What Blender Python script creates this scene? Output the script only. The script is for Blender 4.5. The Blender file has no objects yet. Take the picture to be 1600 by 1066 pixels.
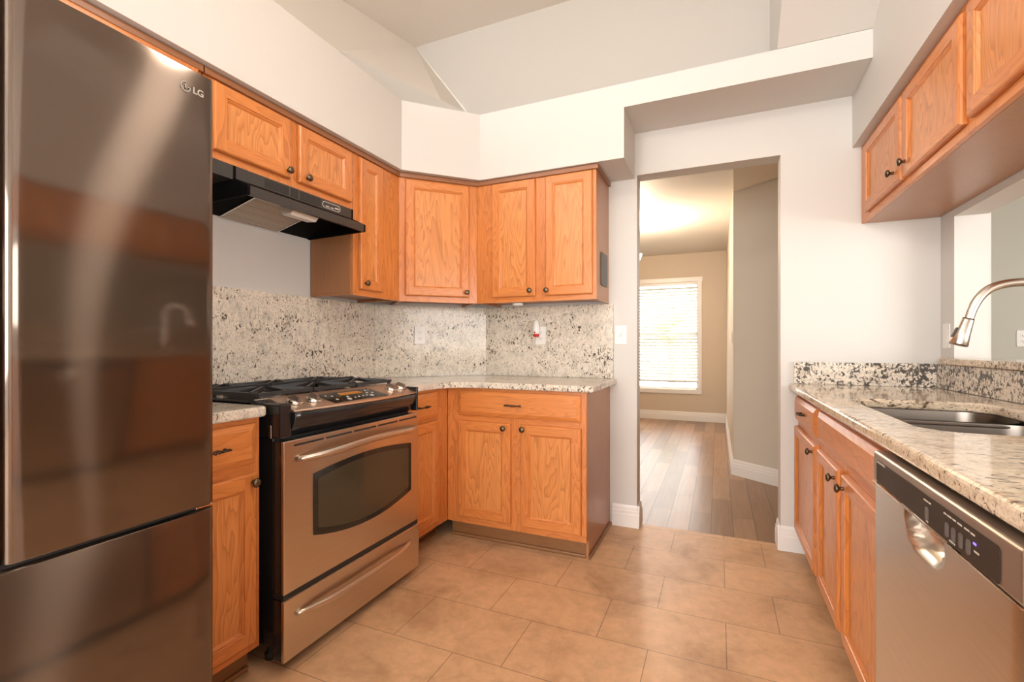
import bpy, bmesh, math, random
from mathutils import Vector, Matrix
random.seed(7)
PI = math.pi
SC = bpy.context.scene
COL = SC.collection

# ------------------------------------------------------------------ camera
YAW = math.radians(23.6)
cam_d = bpy.data.cameras.new('camera')
cam = bpy.data.objects.new('camera', cam_d)
COL.objects.link(cam)
cam.location = (0, 0, 1.12)
cam.rotation_euler = (PI / 2, 0, YAW)
cam_d.sensor_width = 36.0
cam_d.lens = 737 / 1600 * 36.0
cam_d.shift_y = 7 / 1600
cam_d.clip_start = 0.02
SC.camera = cam

# ------------------------------------------------------------------ world, view, lights
w = bpy.data.worlds.new('daylight'); SC.world = w; w.use_nodes = True
bg = w.node_tree.nodes['Background']
bg.inputs[0].default_value = (1.0, 0.978, 0.95, 1); bg.inputs[1].default_value = 9.0
SC.view_settings.view_transform = 'Standard'; SC.view_settings.look = 'None'
SC.view_settings.gamma = 1.0; SC.view_settings.use_curve_mapping = False
SC.view_settings.exposure = 0.36

def area(name, loc, target, sx, sy, power, col):
    d = bpy.data.lights.new(name, 'AREA'); d.shape = 'RECTANGLE'; d.size = sx; d.size_y = sy
    d.energy = power; d.color = col
    o = bpy.data.objects.new(name, d); COL.objects.link(o); o.location = loc
    o.rotation_euler = (Vector(target) - Vector(loc)).to_track_quat('-Z', 'Y').to_euler()
    return o
def point(name, loc, r, power, col):
    d = bpy.data.lights.new(name, 'POINT'); d.energy = power; d.color = col; d.shadow_soft_size = r
    o = bpy.data.objects.new(name, d); COL.objects.link(o); o.location = loc
    return o
# daylight falling through the big window behind the camera, and through an unseen side-room window added to light the left wall
for nm, lo, tg, sx, sy in (('window_daylight', (-0.55, -2.42, 1.45), (-0.55, 3, 1.45), 2.7, 2.0), ('added_side_daylight', (4.0, -0.3, 1.45), (0, -0.3, 1.45), 3.2, 2.0)):
    o = area(nm, lo, tg, sx, sy, 1, (1, 1, 1)); o.data.cycles.is_portal = True
# kitchen ceiling lamp and the dining room chandelier
KL = (-0.62, 1.16, 2.55)
point('kitchen_lamp_light', KL, 0.07, 14, (1.0, 0.88, 0.75))
CH = (-1.07, 5.22)
point('chandelier_light', (-0.82, 5.29, 2.2), 0.06, 62, (1.0, 0.80, 0.60))

# ------------------------------------------------------------------ node helpers
def new_mat(name):
    m = bpy.data.materials.new(name); m.use_nodes = True
    return m, m.node_tree.nodes, m.node_tree.links, m.node_tree.nodes['Principled BSDF']
def plain(name, col, rough=0.5, metal=0.0, coat=0.0, spec=0.5):
    m, n, l, b = new_mat(name)
    b.inputs['Base Color'].default_value = (*col, 1); b.inputs['Roughness'].default_value = rough
    b.inputs['Metallic'].default_value = metal; b.inputs['Coat Weight'].default_value = coat
    b.inputs['Specular IOR Level'].default_value = spec
    return m
def ramp(n, stops, interp='LINEAR'):
    r = n.new('ShaderNodeValToRGB'); r.color_ramp.interpolation = interp
    e = r.color_ramp.elements
    while len(e) > 1: e.remove(e[-1])
    e[0].position = stops[0][0]; e[0].color = (*stops[0][1], 1)
    for p, c in stops[1:]:
        x = e.new(p); x.color = (*c, 1)
    return r
def g(v): return (v, v, v)
def mapping(n, l, src, scale=(1, 1, 1), loc=(0, 0, 0), rot=(0, 0, 0)):
    mp = n.new('ShaderNodeMapping'); l.new(src, mp.inputs['Vector'])
    mp.inputs['Scale'].default_value = scale; mp.inputs['Location'].default_value = loc
    mp.inputs['Rotation'].default_value = rot
    return mp.outputs[0]
def noise(n, l, vec, scale, detail=3, rough=0.55, dist=0.0):
    t = n.new('ShaderNodeTexNoise'); l.new(vec, t.inputs['Vector'])
    t.inputs['Scale'].default_value = scale; t.inputs['Detail'].default_value = detail
    t.inputs['Roughness'].default_value = rough; t.inputs['Distortion'].default_value = dist
    return t.outputs['Fac']
def math_n(n, l, op, a, b=None):
    m = n.new('ShaderNodeMath'); m.operation = op
    for i, v in enumerate((a, b)):
        if v is None: continue
        if isinstance(v, (int, float)): m.inputs[i].default_value = v
        else: l.new(v, m.inputs[i])
    return m.outputs[0]
def mix(n, l, fac, a, b, blend='MIX'):
    m = n.new('ShaderNodeMix'); m.data_type = 'RGBA'; m.blend_type = blend
    for s, v in ((0, fac), (6, a), (7, b)):
        if isinstance(v, (int, float)): m.inputs[s].default_value = v
        elif isinstance(v, tuple): m.inputs[s].default_value = (*v, 1)
        else: l.new(v, m.inputs[s])
    return m.outputs[2]
def bump(n, l, h, b, strength=0.2, dist=0.002):
    bp = n.new('ShaderNodeBump'); bp.inputs['Strength'].default_value = strength
    bp.inputs['Distance'].default_value = dist; l.new(h, bp.inputs['Height']); l.new(bp.outputs[0], b.inputs['Normal'])

# ------------------------------------------------------------------ materials
def oak(name, grain, light, mid, dark, cath=1.0):
    """grain: 'z' (vertical) or 'x' (along the width)"""
    m, n, l, b = new_mat(name)
    tc = n.new('ShaderNodeTexCoord'); oi = n.new('ShaderNodeObjectInfo')
    add = n.new('ShaderNodeVectorMath'); add.operation = 'ADD'; l.new(tc.outputs['Object'], add.inputs[0])
    rnd = n.new('ShaderNodeVectorMath'); rnd.operation = 'SCALE'; rnd.inputs[0].default_value = (17.3, 9.1, 23.7)
    l.new(oi.outputs['Random'], rnd.inputs['Scale']); l.new(rnd.outputs[0], add.inputs[1])
    p = add.outputs[0]
    st = (lambda a, c: (a, a, c)) if grain == 'z' else (lambda a, c: (c, a, a))
    base = noise(n, l, mapping(n, l, p, st(7.0, 1.1)), 1.0, 3.0, 0.5, 0.35)          # contour field -> cathedrals
    rings = math_n(n, l, 'FRACT', math_n(n, l, 'MULTIPLY', base, 21.0))
    r1 = ramp(n, [(0, g(0.0)), (0.10, g(0.9)), (0.28, g(0.45)), (0.7, g(0.1)), (1, g(0.0))]); l.new(rings, r1.inputs[0])
    fine = noise(n, l, mapping(n, l, p, st(150, 4.5)), 1.0, 3, 0.6)
    r2 = ramp(n, [(0.38, g(0)), (0.68, g(1))]); l.new(fine, r2.inputs[0])
    pore = noise(n, l, mapping(n, l, p, st(330, 9)), 1.0, 2, 0.5)
    r3 = ramp(n, [(0.55, g(0)), (0.72, g(1))]); l.new(pore, r3.inputs[0])
    big = noise(n, l, mapping(n, l, p, st(3, 0.7)), 1.0, 2)
    c0 = mix(n, l, big, light, mid)
    f1 = math_n(n, l, 'MULTIPLY', r1.outputs[0], 0.55 * cath)
    c1 = mix(n, l, f1, c0, dark)
    f2 = math_n(n, l, 'MULTIPLY', r2.outputs[0], 0.33)
    c2 = mix(n, l, f2, c1, mid)
    f3 = math_n(n, l, 'MULTIPLY', r3.outputs[0], 0.4)
    c3 = mix(n, l, f3, c2, dark)
    l.new(c3, b.inputs['Base Color'])
    b.inputs['Roughness'].default_value = 0.36; b.inputs['Coat Weight'].default_value = 0.25
    b.inputs['Coat Roughness'].default_value = 0.22
    bump(n, l, pore, b, 0.08, 0.001)
    return m
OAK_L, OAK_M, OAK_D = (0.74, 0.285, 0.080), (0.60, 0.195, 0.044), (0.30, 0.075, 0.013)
M = {}
M['oak_v'] = oak('oak_upright', 'z', OAK_L, OAK_M, OAK_D)
M['oak_h'] = oak('oak_level', 'x', OAK_L, OAK_M, OAK_D, 0.7)
M['oak_p'] = oak('oak_panel', 'z', (0.77, 0.33, 0.105), (0.65, 0.24, 0.062), (0.34, 0.10, 0.02), 1.3)
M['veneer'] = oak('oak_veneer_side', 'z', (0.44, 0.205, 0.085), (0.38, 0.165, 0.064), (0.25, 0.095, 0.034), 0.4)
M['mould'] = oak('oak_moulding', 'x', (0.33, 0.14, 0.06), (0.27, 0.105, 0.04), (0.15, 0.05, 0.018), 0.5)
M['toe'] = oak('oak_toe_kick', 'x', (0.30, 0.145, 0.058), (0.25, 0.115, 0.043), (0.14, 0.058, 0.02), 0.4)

def wall_paint(name, col, rough=0.6):
    m, n, l, b = new_mat(name)
    tc = n.new('ShaderNodeTexCoord')
    f = noise(n, l, tc.outputs['Object'], 140, 3)
    b.inputs['Base Color'].default_value = (*col, 1); b.inputs['Roughness'].default_value = rough
    b.inputs['Specular IOR Level'].default_value = 0.3
    bump(n, l, f, b, 0.08, 0.002)
    return m
M['wall'] = wall_paint('white_wall_paint', (0.655, 0.638, 0.608))
M['ceil'] = wall_paint('shaded_ceiling_paint', (0.53, 0.50, 0.46))  # dark tone carries the shade of the faces above the soffit
M['ceil_lit'] = wall_paint('warm_lit_ceiling_paint', (0.71, 0.655, 0.59))  # raised tone paints light into the flat and sloping ceiling
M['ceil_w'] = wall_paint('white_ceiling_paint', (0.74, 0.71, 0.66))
M['tan'] = wall_paint('tan_wall_paint', (0.62, 0.53, 0.42))
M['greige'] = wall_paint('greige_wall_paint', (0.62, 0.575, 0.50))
M['sage'] = wall_paint('sage_wall_paint', (0.56, 0.565, 0.50))
M['trim'] = plain('white_trim_paint', (0.84, 0.815, 0.79), 0.35)
M['plastic_w'] = plain('white_plastic', (0.82, 0.8, 0.77), 0.35)
M['red'] = plain('red_plastic', (0.6, 0.03, 0.02), 0.35)
M['dark_slot'] = plain('dark_slot', (0.02, 0.018, 0.016), 0.6)

def granite(name, cream, grey, rust, dark, speck, cluster, stretch, rot, lo, hi, glos=0.12, spec=0.35, amt=0.5, s2w=0.5):
    """cream stone, grey clouds, rusty stains, two sizes of dark flecks gathered in clusters"""
    m, n, l, b = new_mat(name)
    tc = n.new('ShaderNodeTexCoord'); p = tc.outputs['Object']
    ps = mapping(n, l, p, stretch, (3.1, 1.7, 0.4), rot)
    big = noise(n, l, mapping(n, l, p, (1.0, 1.0, 2.2), (0, 0, 0), (0.3, 0.35, 0.3)), cluster, 3, 0.55, 0.6)
    bigc = math_n(n, l, 'MULTIPLY', math_n(n, l, 'SUBTRACT', big, 0.5), amt)
    mid = noise(n, l, ps, 30, 4, 0.7)
    rm = ramp(n, [(0.34, tuple(min(1, c * 1.08) for c in cream)), (0.5, cream), (0.68, grey)]); l.new(mid, rm.inputs[0])
    fine = noise(n, l, ps, speck * 1.9, 2, 0.7)
    rf = ramp(n, [(0.36, g(0.72)), (0.5, g(0.97)), (0.62, g(1.0))]); l.new(fine, rf.inputs[0])
    c1 = mix(n, l, 1.0, rm.outputs[0], rf.outputs[0], 'MULTIPLY')
    ru = noise(n, l, ps, speck * 0.5, 2, 0.6)
    rr_ = ramp(n, [(0.57, g(0)), (0.70, g(1))]); l.new(math_n(n, l, 'ADD', ru, bigc), rr_.inputs[0])
    c2 = mix(n, l, math_n(n, l, 'MULTIPLY', rr_.outputs[0], 0.5), c1, rust)
    s1 = math_n(n, l, 'ADD', noise(n, l, ps, speck, 2.0, 0.55, 0.6), bigc)
    rs = ramp(n, [(lo, g(0)), (hi, g(1))]); l.new(s1, rs.inputs[0])
    ps2 = mapping(n, l, p, tuple(x * 0.9 for x in stretch), (7.7, 4.2, 1.3), tuple(x + 0.7 for x in rot))
    s2 = math_n(n, l, 'ADD', noise(n, l, ps2, speck * 1.7, 2.0, 0.55, 0.4), math_n(n, l, 'MULTIPLY', bigc, 0.6))
    r2 = ramp(n, [(lo + 0.005, g(0)), (hi + 0.015, g(1))]); l.new(s2, r2.inputs[0])
    f = math_n(n, l, 'MAXIMUM', math_n(n, l, 'MULTIPLY', rs.outputs[0], 0.93), math_n(n, l, 'MULTIPLY', r2.outputs[0], s2w))
    c3 = mix(n, l, f, c2, dark)
    l.new(c3, b.inputs['Base Color'])
    b.inputs['Roughness'].default_value = glos; b.inputs['Specular IOR Level'].default_value = spec
    return m
CREAM, GREY, RUST, DARK = (0.76, 0.69, 0.585), (0.55, 0.515, 0.45), (0.42, 0.31, 0.19), (0.04, 0.03, 0.024)
M['granite'] = granite('speckled_granite', CREAM, GREY, RUST, DARK, 98, 4.0, (1, 1, 0.6), (0.5, 0.4, 0.6), 0.62, 0.665, 0.14, 0.25, 0.42, 0.75)
M['granite_r'] = granite('tan_granite', (0.78, 0.645, 0.49), (0.58, 0.47, 0.34), (0.40, 0.24, 0.13), (0.07, 0.045, 0.03), 80, 3.5, (0.45, 1, 1), (0.1, 0.2, 0.35), 0.59, 0.66, 0.07, 0.4, 0.35, 0.8)
M['granite_b'] = granite('bold_granite', (0.80, 0.71, 0.60), (0.62, 0.55, 0.46), (0.40, 0.28, 0.18), (0.035, 0.028, 0.024), 64, 6.5, (0.9, 1, 0.75), (0.6, 0.75, 0.5), 0.55, 0.59, 0.12, 0.35, 0.5, 0.85)

def tile_mat():
    m, n, l, b = new_mat('beige_floor_tile')
    tc = n.new('ShaderNodeTexCoord'); p = tc.outputs['Object']
    v = mapping(n, l, p, (1, 1, 1), (0.237 + 0.457 * 10, -2.09 + 0.3 * 41, 0))
    bt = n.new('ShaderNodeTexBrick'); l.new(v, bt.inputs['Vector'])
    bt.offset = 0.42; bt.inputs['Scale'].default_value = 1.0
    bt.inputs['Brick Width'].default_value = 0.457; bt.inputs['Row Height'].default_value = 0.3
    bt.inputs['Mortar Size'].default_value = 0.0016; bt.inputs['Mortar Smooth'].default_value = 0.1
    bt.inputs['Color1'].default_value = (0.70, 0.435, 0.245, 1); bt.inputs['Color2'].default_value = (0.65, 0.395, 0.215, 1)
    bt.inputs['Mortar'].default_value = (0.27, 0.17, 0.10, 1)
    cl = noise(n, l, p, 3.2, 6, 0.62, 0.6); cf = noise(n, l, p, 22, 5, 0.7)
    rc = ramp(n, [(0.3, (0.66, 0.62, 0.58)), (0.5, g(0.92)), (0.7, (1.08, 1.08, 1.08))]); l.new(cl, rc.inputs[0])
    rf = ramp(n, [(0.3, g(0.86)), (0.65, g(1.06))]); l.new(cf, rf.inputs[0])
    c = mix(n, l, 1.0, mix(n, l, 1.0, bt.outputs['Color'], rc.outputs[0], 'MULTIPLY'), rf.outputs[0], 'MULTIPLY')
    l.new(c, b.inputs['Base Color']); b.inputs['Roughness'].default_value = 0.42
    bump(n, l, math_n(n, l, 'ADD', math_n(n, l, 'MULTIPLY', bt.outputs['Fac'], -1.0), math_n(n, l, 'MULTIPLY', cf, 0.15)), b, 0.25, 0.002)
    return m
M['tile'] = tile_mat()
def plank_mat():
    m, n, l, b = new_mat('brown_plank_floor')
    tc = n.new('ShaderNodeTexCoord'); p = tc.outputs['Object']
    v = mapping(n, l, p, (1, 1, 1), (30, 10.04, 0), (0, 0, PI / 2))
    bt = n.new('ShaderNodeTexBrick'); l.new(v, bt.inputs['Vector'])
    bt.offset = 0.37; bt.offset_frequency = 2; bt.inputs['Scale'].default_value = 1.0
    bt.inputs['Brick Width'].default_value = 0.95; bt.inputs['Row Height'].default_value = 0.125
    bt.inputs['Mortar Size'].default_value = 0.0022; bt.inputs['Mortar Smooth'].default_value = 0.2
    bt.inputs['Color1'].default_value = (0.42, 0.25, 0.145, 1); bt.inputs['Color2'].default_value = (0.24, 0.13, 0.07, 1)
    bt.inputs['Mortar'].default_value = (0.05, 0.03, 0.02, 1)
    gr = noise(n, l, mapping(n, l, p, (40, 2.5, 1)), 1.0, 4, 0.6)
    rg = ramp(n, [(0.3, g(0.8)), (0.7, g(1.12))]); l.new(gr, rg.inputs[0])
    l.new(mix(n, l, 1.0, bt.outputs['Color'], rg.outputs[0], 'MULTIPLY'), b.inputs['Base Color'])
    b.inputs['Roughness'].default_value = 0.3
    bump(n, l, math_n(n, l, 'MULTIPLY', bt.outputs['Fac'], -1.0), b, 0.25, 0.002)
    return m
M['plank'] = plank_mat()

def steel(name, col, rough, aniso=0.7, streak=0.06):
    m, n, l, b = new_mat(name)
    tc = n.new('ShaderNodeTexCoord'); p = tc.outputs['Object']
    br = noise(n, l, mapping(n, l, p, (2.5, 400, 700)), 1.0, 2, 0.6)
    r = ramp(n, [(0.3, tuple(c * (1 - streak) for c in col)), (0.7, tuple(min(1, c * (1 + streak)) for c in col))])
    l.new(br, r.inputs[0]); l.new(r.outputs[0], b.inputs['Base Color'])
    b.inputs['Metallic'].default_value = 1.0; b.inputs['Roughness'].default_value = rough
    b.inputs['Anisotropic'].default_value = aniso; b.inputs['Anisotropic Rotation'].default_value = 0.25
    t = n.new('ShaderNodeTangent'); t.direction_type = 'RADIAL'; t.axis = 'Z'; l.new(t.outputs[0], b.inputs['Tangent'])
    return m
M['steel'] = steel('brushed_stainless', (0.64, 0.55, 0.455), 0.28, 0.5)
M['steel_dw'] = steel('dishwasher_stainless', (0.64, 0.58, 0.51), 0.28, 0.5)
M['fridge'] = steel('dark_stainless', (0.185, 0.15, 0.127), 0.08, 0.3, 0.04)
def brushed_over(m):
    n, l = m.node_tree.nodes, m.node_tree.links; b = n['Principled BSDF']; out = n['Material Output']
    a = n.new('ShaderNodeBsdfAnisotropic'); a.inputs['Color'].default_value = (0.27, 0.215, 0.18, 1)
    a.inputs['Roughness'].default_value = 0.3; a.inputs['Anisotropy'].default_value = 0.86; a.inputs['Rotation'].default_value = 0.0
    l.new(b.inputs['Tangent'].links[0].from_socket, a.inputs['Tangent'])
    x = n.new('ShaderNodeMixShader'); x.inputs[0].default_value = 0.38; l.new(b.outputs[0], x.inputs[1]); l.new(a.outputs[0], x.inputs[2]); l.new(x.outputs[0], out.inputs['Surface'])
brushed_over(M['fridge'])
M['panel'] = steel('panel_stainless', (0.80, 0.68, 0.56), 0.36, 0.3)
M['satin'] = plain('satin_nickel', (0.60, 0.55, 0.49), 0.26, 1.0)
M['sink'] = plain('sink_steel', (0.22, 0.19, 0.165), 0.3, 1.0)
M['chrome'] = plain('bright_chrome', (0.8, 0.78, 0.75), 0.15, 1.0)
M['bronze'] = plain('aged_bronze', (0.16, 0.125, 0.085), 0.33, 1.0)
M['iron'] = plain('dark_iron', (0.055, 0.04, 0.03), 0.45, 0.6)
M['black'] = plain('black_enamel', (0.014, 0.014, 0.016), 0.22, 0.0, 0.3)
M['black_m'] = plain('matte_black', (0.022, 0.021, 0.022), 0.5)
M['cast'] = plain('cast_iron', (0.03, 0.03, 0.032), 0.42)
M['glass_b'] = plain('dark_oven_glass', (0.02, 0.018, 0.015), 0.06)
M['oven_in'] = plain('oven_window_inner', (0.055, 0.043, 0.026), 0.1)
M['hood'] = plain('black_hood_enamel', (0.045, 0.04, 0.036), 0.35)
M['hood_in'] = plain('black_hood_underside', (0.005, 0.005, 0.005), 0.6, 0, 0, 0.04)
M['console'] = plain('dark_console', (0.04, 0.026, 0.019), 0.45, 0, 0, 0.15)
M['console_f'] = plain('console_frame', (0.36, 0.285, 0.23), 0.32, 0.8)
M['grey_btn'] = plain('grey_button', (0.10, 0.085, 0.08), 0.3)
M['print'] = plain('pale_print', (0.62, 0.58, 0.53), 0.4)
M['amber'] = plain('amber_display', (0.55, 0.22, 0.03), 0.2)
M['lens'] = plain('translucent_lens', (0.85, 0.81, 0.75), 0.3)
M['slate'] = plain('slate_plate', (0.10, 0.098, 0.092), 0.45)
def emit(name, col, s):
    m, n, l, b = new_mat(name)
    b.inputs['Base Color'].default_value = (*col, 1); b.inputs['Emission Color'].default_value = (*col, 1)
    b.inputs['Emission Strength'].default_value = s
    return m
M['blue_led'] = emit('blue_led', (0.15, 0.1, 1.0), 2.5)
M['bulb'] = emit('lit_glass_shade', (1.0, 0.86, 0.68), 4.0)
def filt():
    m, n, l, b = new_mat('filter_mesh')
    tc = n.new('ShaderNodeTexCoord'); v = mapping(n, l, tc.outputs['Object'], (1, 1, 1), (0, 0, 0), (0, 0, 0.785))
    ck = n.new('ShaderNodeTexChecker'); l.new(v, ck.inputs['Vector']); ck.inputs['Scale'].default_value = 230
    ck.inputs['Color1'].default_value = (0.75, 0.66, 0.54, 1); ck.inputs['Color2'].default_value = (0.2, 0.17, 0.14, 1)
    l.new(ck.outputs[0], b.inputs['Base Color']); b.inputs['Metallic'].default_value = 0.3; b.inputs['Roughness'].default_value = 0.45
    return m
M['filter'] = filt()
M['slat'] = plain('white_blind_slat', (0.68, 0.68, 0.66), 0.5)
def pane():
    m, n, l, b = new_mat('clear_pane')
    b.inputs['Transmission Weight'].default_value = 1.0; b.inputs['Roughness'].default_value = 0.0; b.inputs['IOR'].default_value = 1.02
    return m
M['pane'] = pane()
def leaf():
    m, n, l, b = new_mat('green_leaves')
    tc = n.new('ShaderNodeTexCoord'); f = noise(n, l, tc.outputs['Object'], 9, 4)
    r = ramp(n, [(0.3, (0.22, 0.32, 0.12)), (0.7, (0.5, 0.6, 0.28))]); l.new(f, r.inputs[0]); l.new(r.outputs[0], b.inputs['Base Color'])
    b.inputs['Roughness'].default_value = 0.6
    return m
M['leaf'] = leaf()
M['bark'] = plain('grey_bark', (0.34, 0.31, 0.27), 0.8)
M['lawn'] = plain('pale_ground', (0.3, 0.36, 0.18), 0.8)

# ------------------------------------------------------------------ mesh builder
class MB:
    def __init__(s): s.bm = bmesh.new(); s.mats = []
    def mi(s, mat):
        if mat not in s.mats: s.mats.append(mat)
        return s.mats.index(mat)
    def box(s, x0, x1, y0, y1, z0, z1, mat, bev=0.0, seg=2):
        n0 = len(s.bm.faces)
        k = bmesh.ops.create_cube(s.bm, size=1.0)['verts']
        for v in k:
            v.co = Vector(((x0 + x1) / 2 + v.co.x * (x1 - x0), (y0 + y1) / 2 + v.co.y * (y1 - y0), (z0 + z1) / 2 + v.co.z * (z1 - z0)))
        fs = set(f for v in k for f in v.link_faces)
        for f in fs: f.material_index = s.mi(mat)
        if bev:
            es = list(set(e for v in k for e in v.link_edges))
            r = bmesh.ops.bevel(s.bm, geom=es, offset=bev, segments=seg, affect='EDGES', profile=0.5)
            for f in r['faces']: f.material_index = s.mi(mat)
        return s
    def quad(s, pts, mat, smooth=False):
        f = s.bm.faces.new([s.bm.verts.new(p) for p in pts]); f.material_index = s.mi(mat); f.smooth = smooth
        return f
    def prism(s, poly, lo, hi, mat, axis='z', bev=0.0, seg=3, hole=None, smooth=False):
        """poly: 2D points; axis z -> (x,y,lo..hi); axis x -> (lo..hi, a, b); axis y -> (a, lo..hi, b)"""
        def P(a, b, h):
            return (a, b, h) if axis == 'z' else ((h, a, b) if axis == 'x' else (a, h, b))
        t = bmesh.new()
        loops = [poly] + ([hole] if hole else [])
        es = []
        for lp in loops:
            vs = [t.verts.new(P(a, b, lo)) for a, b in lp]
            for i in range(len(vs)): es.append(t.edges.new((vs[i], vs[(i + 1) % len(vs)])))
        if hole: bmesh.ops.triangle_fill(t, edges=es, use_beauty=True)
        else: bmesh.ops.edgeloop_fill(t, edges=es)
        r = bmesh.ops.extrude_face_region(t, geom=list(t.faces))
        d = Vector(P(0, 0, hi - lo)) - Vector(P(0, 0, 0))
        bmesh.ops.translate(t, verts=[v for v in r['geom'] if isinstance(v, bmesh.types.BMVert)], vec=d)
        bmesh.ops.recalc_face_normals(t, faces=list(t.faces))
        if bev:
            cap = [e for e in t.edges if len(e.link_faces) == 2 and abs(e.link_faces[0].normal.dot(e.link_faces[1].normal)) < 0.3
                   and abs((e.verts[0].co - e.verts[1].co).dot(d.normalized())) < 1e-6]
            bmesh.ops.bevel(t, geom=cap, offset=bev, segments=seg, affect='EDGES', profile=0.5, clamp_overlap=True)
        if smooth:
            for f in t.faces: f.smooth = len(f.verts) == 4
        s.merge(t, mat); return s
    def merge(s, t, mat):
        mp = {}
        for v in t.verts: mp[v] = s.bm.verts.new(v.co)
        for f in t.faces:
            try: nf = s.bm.faces.new([mp[v] for v in f.verts])
            except ValueError: continue
            nf.material_index = s.mi(mat); nf.smooth = f.smooth
        t.free()
    def tube(s, path, rad, mat, n=12, cap=True, sx=1.0, smooth=True):
        path = [Vector(p) for p in path]; R = rad if isinstance(rad, (list, tuple)) else [rad] * len(path)
        rings = []; up = None
        for i, p in enumerate(path):
            d = (path[min(i + 1, len(path) - 1)] - path[max(i - 1, 0)]).normalized()
            if up is None:
                up = Vector((0, 0, 1)) if abs(d.z) < 0.9 else Vector((0, 1, 0))
            a = d.cross(up).normalized(); b2 = a.cross(d).normalized(); up = b2
            rings.append([s.bm.verts.new(p + R[i] * (math.cos(2 * PI * k / n) * a * sx + math.sin(2 * PI * k / n) * b2)) for k in range(n)])
        for i in range(len(rings) - 1):
            for k in range(n):
                f = s.bm.faces.new((rings[i][k], rings[i][(k + 1) % n], rings[i + 1][(k + 1) % n], rings[i + 1][k]))
                f.material_index = s.mi(mat); f.smooth = smooth
        if cap:
            for r in (rings[0][::-1], rings[-1]):
                f = s.bm.faces.new(r); f.material_index = s.mi(mat)
        return s
    def lathe(s, prof, origin, axis, mat, n=24):
        """prof: list of (distance along axis, radius)"""
        ax = Vector(axis).normalized(); o = Vector(origin)
        u = ax.orthogonal().normalized(); v = ax.cross(u)
        rings = []
        for h, r in prof:
            if r < 1e-6: rings.append([s.bm.verts.new(o + ax * h)]); continue
            rings.append([s.bm.verts.new(o + ax * h + r * (math.cos(2 * PI * k / n) * u + math.sin(2 * PI * k / n) * v)) for k in range(n)])
        for A, B in zip(rings, rings[1:]):
            for k in range(n):
                q = [A[k % len(A)], A[(k + 1) % len(A)], B[(k + 1) % len(B)], B[k % len(B)]]
                q = list(dict.fromkeys(q))
                if len(q) < 3: continue
                f = s.bm.faces.new(q); f.material_index = s.mi(mat); f.smooth = True
        return s
    def build(s, name, parent=None, origin=None, loc=None, rotz=0.0, fix=True):
        me = bpy.data.meshes.new(name)
        if fix: bmesh.ops.recalc_face_normals(s.bm, faces=list(s.bm.faces))
        if origin is not None: bmesh.ops.translate(s.bm, verts=list(s.bm.verts), vec=-Vector(origin))
        s.bm.to_mesh(me); s.bm.free()
        for m in s.mats: me.materials.append(M[m])
        o = bpy.data.objects.new(name, me); COL.objects.link(o)
        if parent is not None: o.parent = parent
        if loc is not None: o.location = loc
        elif origin is not None: o.location = origin
        o.rotation_euler.z = rotz
        return o
def tag(o, label=None, cat=None, group=None, kind=None):
    if label: o['label'] = label
    if cat: o['category'] = cat
    if group: o['group'] = group
    if kind: o['kind'] = kind
    return o
def thing(name, label, cat, loc=(0, 0, 0), rotz=0.0, group=None):
    o = bpy.data.objects.new(name, None); COL.objects.link(o); o.empty_display_size = 0.1
    o.location = loc; o.rotation_euler.z = rotz
    return tag(o, label, cat, group)
def struct(name, mb, label=None):
    return tag(mb.build(name), label, None, None, 'structure')
def rr(x0, x1, y0, y1, r, n=6):
    """rounded rectangle outline, counter-clockwise"""
    pts = []
    for cx, cy, a0 in ((x1 - r, y1 - r, 0), (x0 + r, y1 - r, 90), (x0 + r, y0 + r, 180), (x1 - r, y0 + r, 270)):
        for k in range(n + 1):
            a = math.radians(a0 + 90 * k / n); pts.append((cx + r * math.cos(a), cy + r * math.sin(a)))
    return pts

# ------------------------------------------------------------------ ROOM SHELL
ZC = 3.363
struct('floor', MB().box(-2.15, 4.0, -2.55, 3.04, -0.1, 0, 'tile'), 'beige ceramic tile kitchen floor')
struct('floor_dining', MB().box(-3.1, 4.0, 3.0405, 7.6, -0.1, 0, 'plank'), 'brown wood plank floor beyond the doorway')
struct('wall_left', MB().box(-2.15, -2.03, -2.55, 3.08, 0, 2.6, 'wall'), 'white wall behind the stove')
struct('wall_upper', MB().box(-2.3, 1.187, 2.96, 3.08, 2.5005, 3.5, 'ceil'), 'wall face above the bulkhead ledge, shade put into its paint')
b = MB().box(-2.1, -0.456, 2.96, 3.08, 0, 2.5, 'wall').box(0.314, 1.187, 2.96, 3.08, 0, 2.5, 'wall').box(-0.456, 0.314, 2.96, 3.08, 2.165, 2.5, 'wall')
struct('wall_back', b, 'white wall with the doorway opening')
struct('wall_corner', MB().prism([(-2.03, 2.42), (-1.49, 2.96), (-2.03, 2.96)], 0, 2.5, 'wall'), 'white angled wall across the kitchen corner')
b = MB().box(1.0, 1.12, 2.815, 2.96, 0, 3.5, 'wall').box(1.0, 1.12, -2.55, 2.815, 1.717, 3.5, 'wall').box(1.0, 1.12, -2.55, 2.815, 0, 1.028, 'wall').box(1.0, 1.12, -2.55, -0.6, 1.028, 1.717, 'wall')
struct('wall_right', b, 'white wall with the pass-through opening over the sink')
b = MB().box(-2.15, -1.9, -2.55, -2.43, 0, 3.5, 'wall').box(0.8, 4.0, -2.55, -2.43, 0, 3.5, 'wall').box(-1.9, 0.8, -2.55, -2.43, 0, 0.45, 'wall').box(-1.9, 0.8, -2.55, -2.43, 2.45, 3.5, 'wall')
struct('wall_rear', b, 'white wall behind the camera with a wide window opening')
b = MB()
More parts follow.
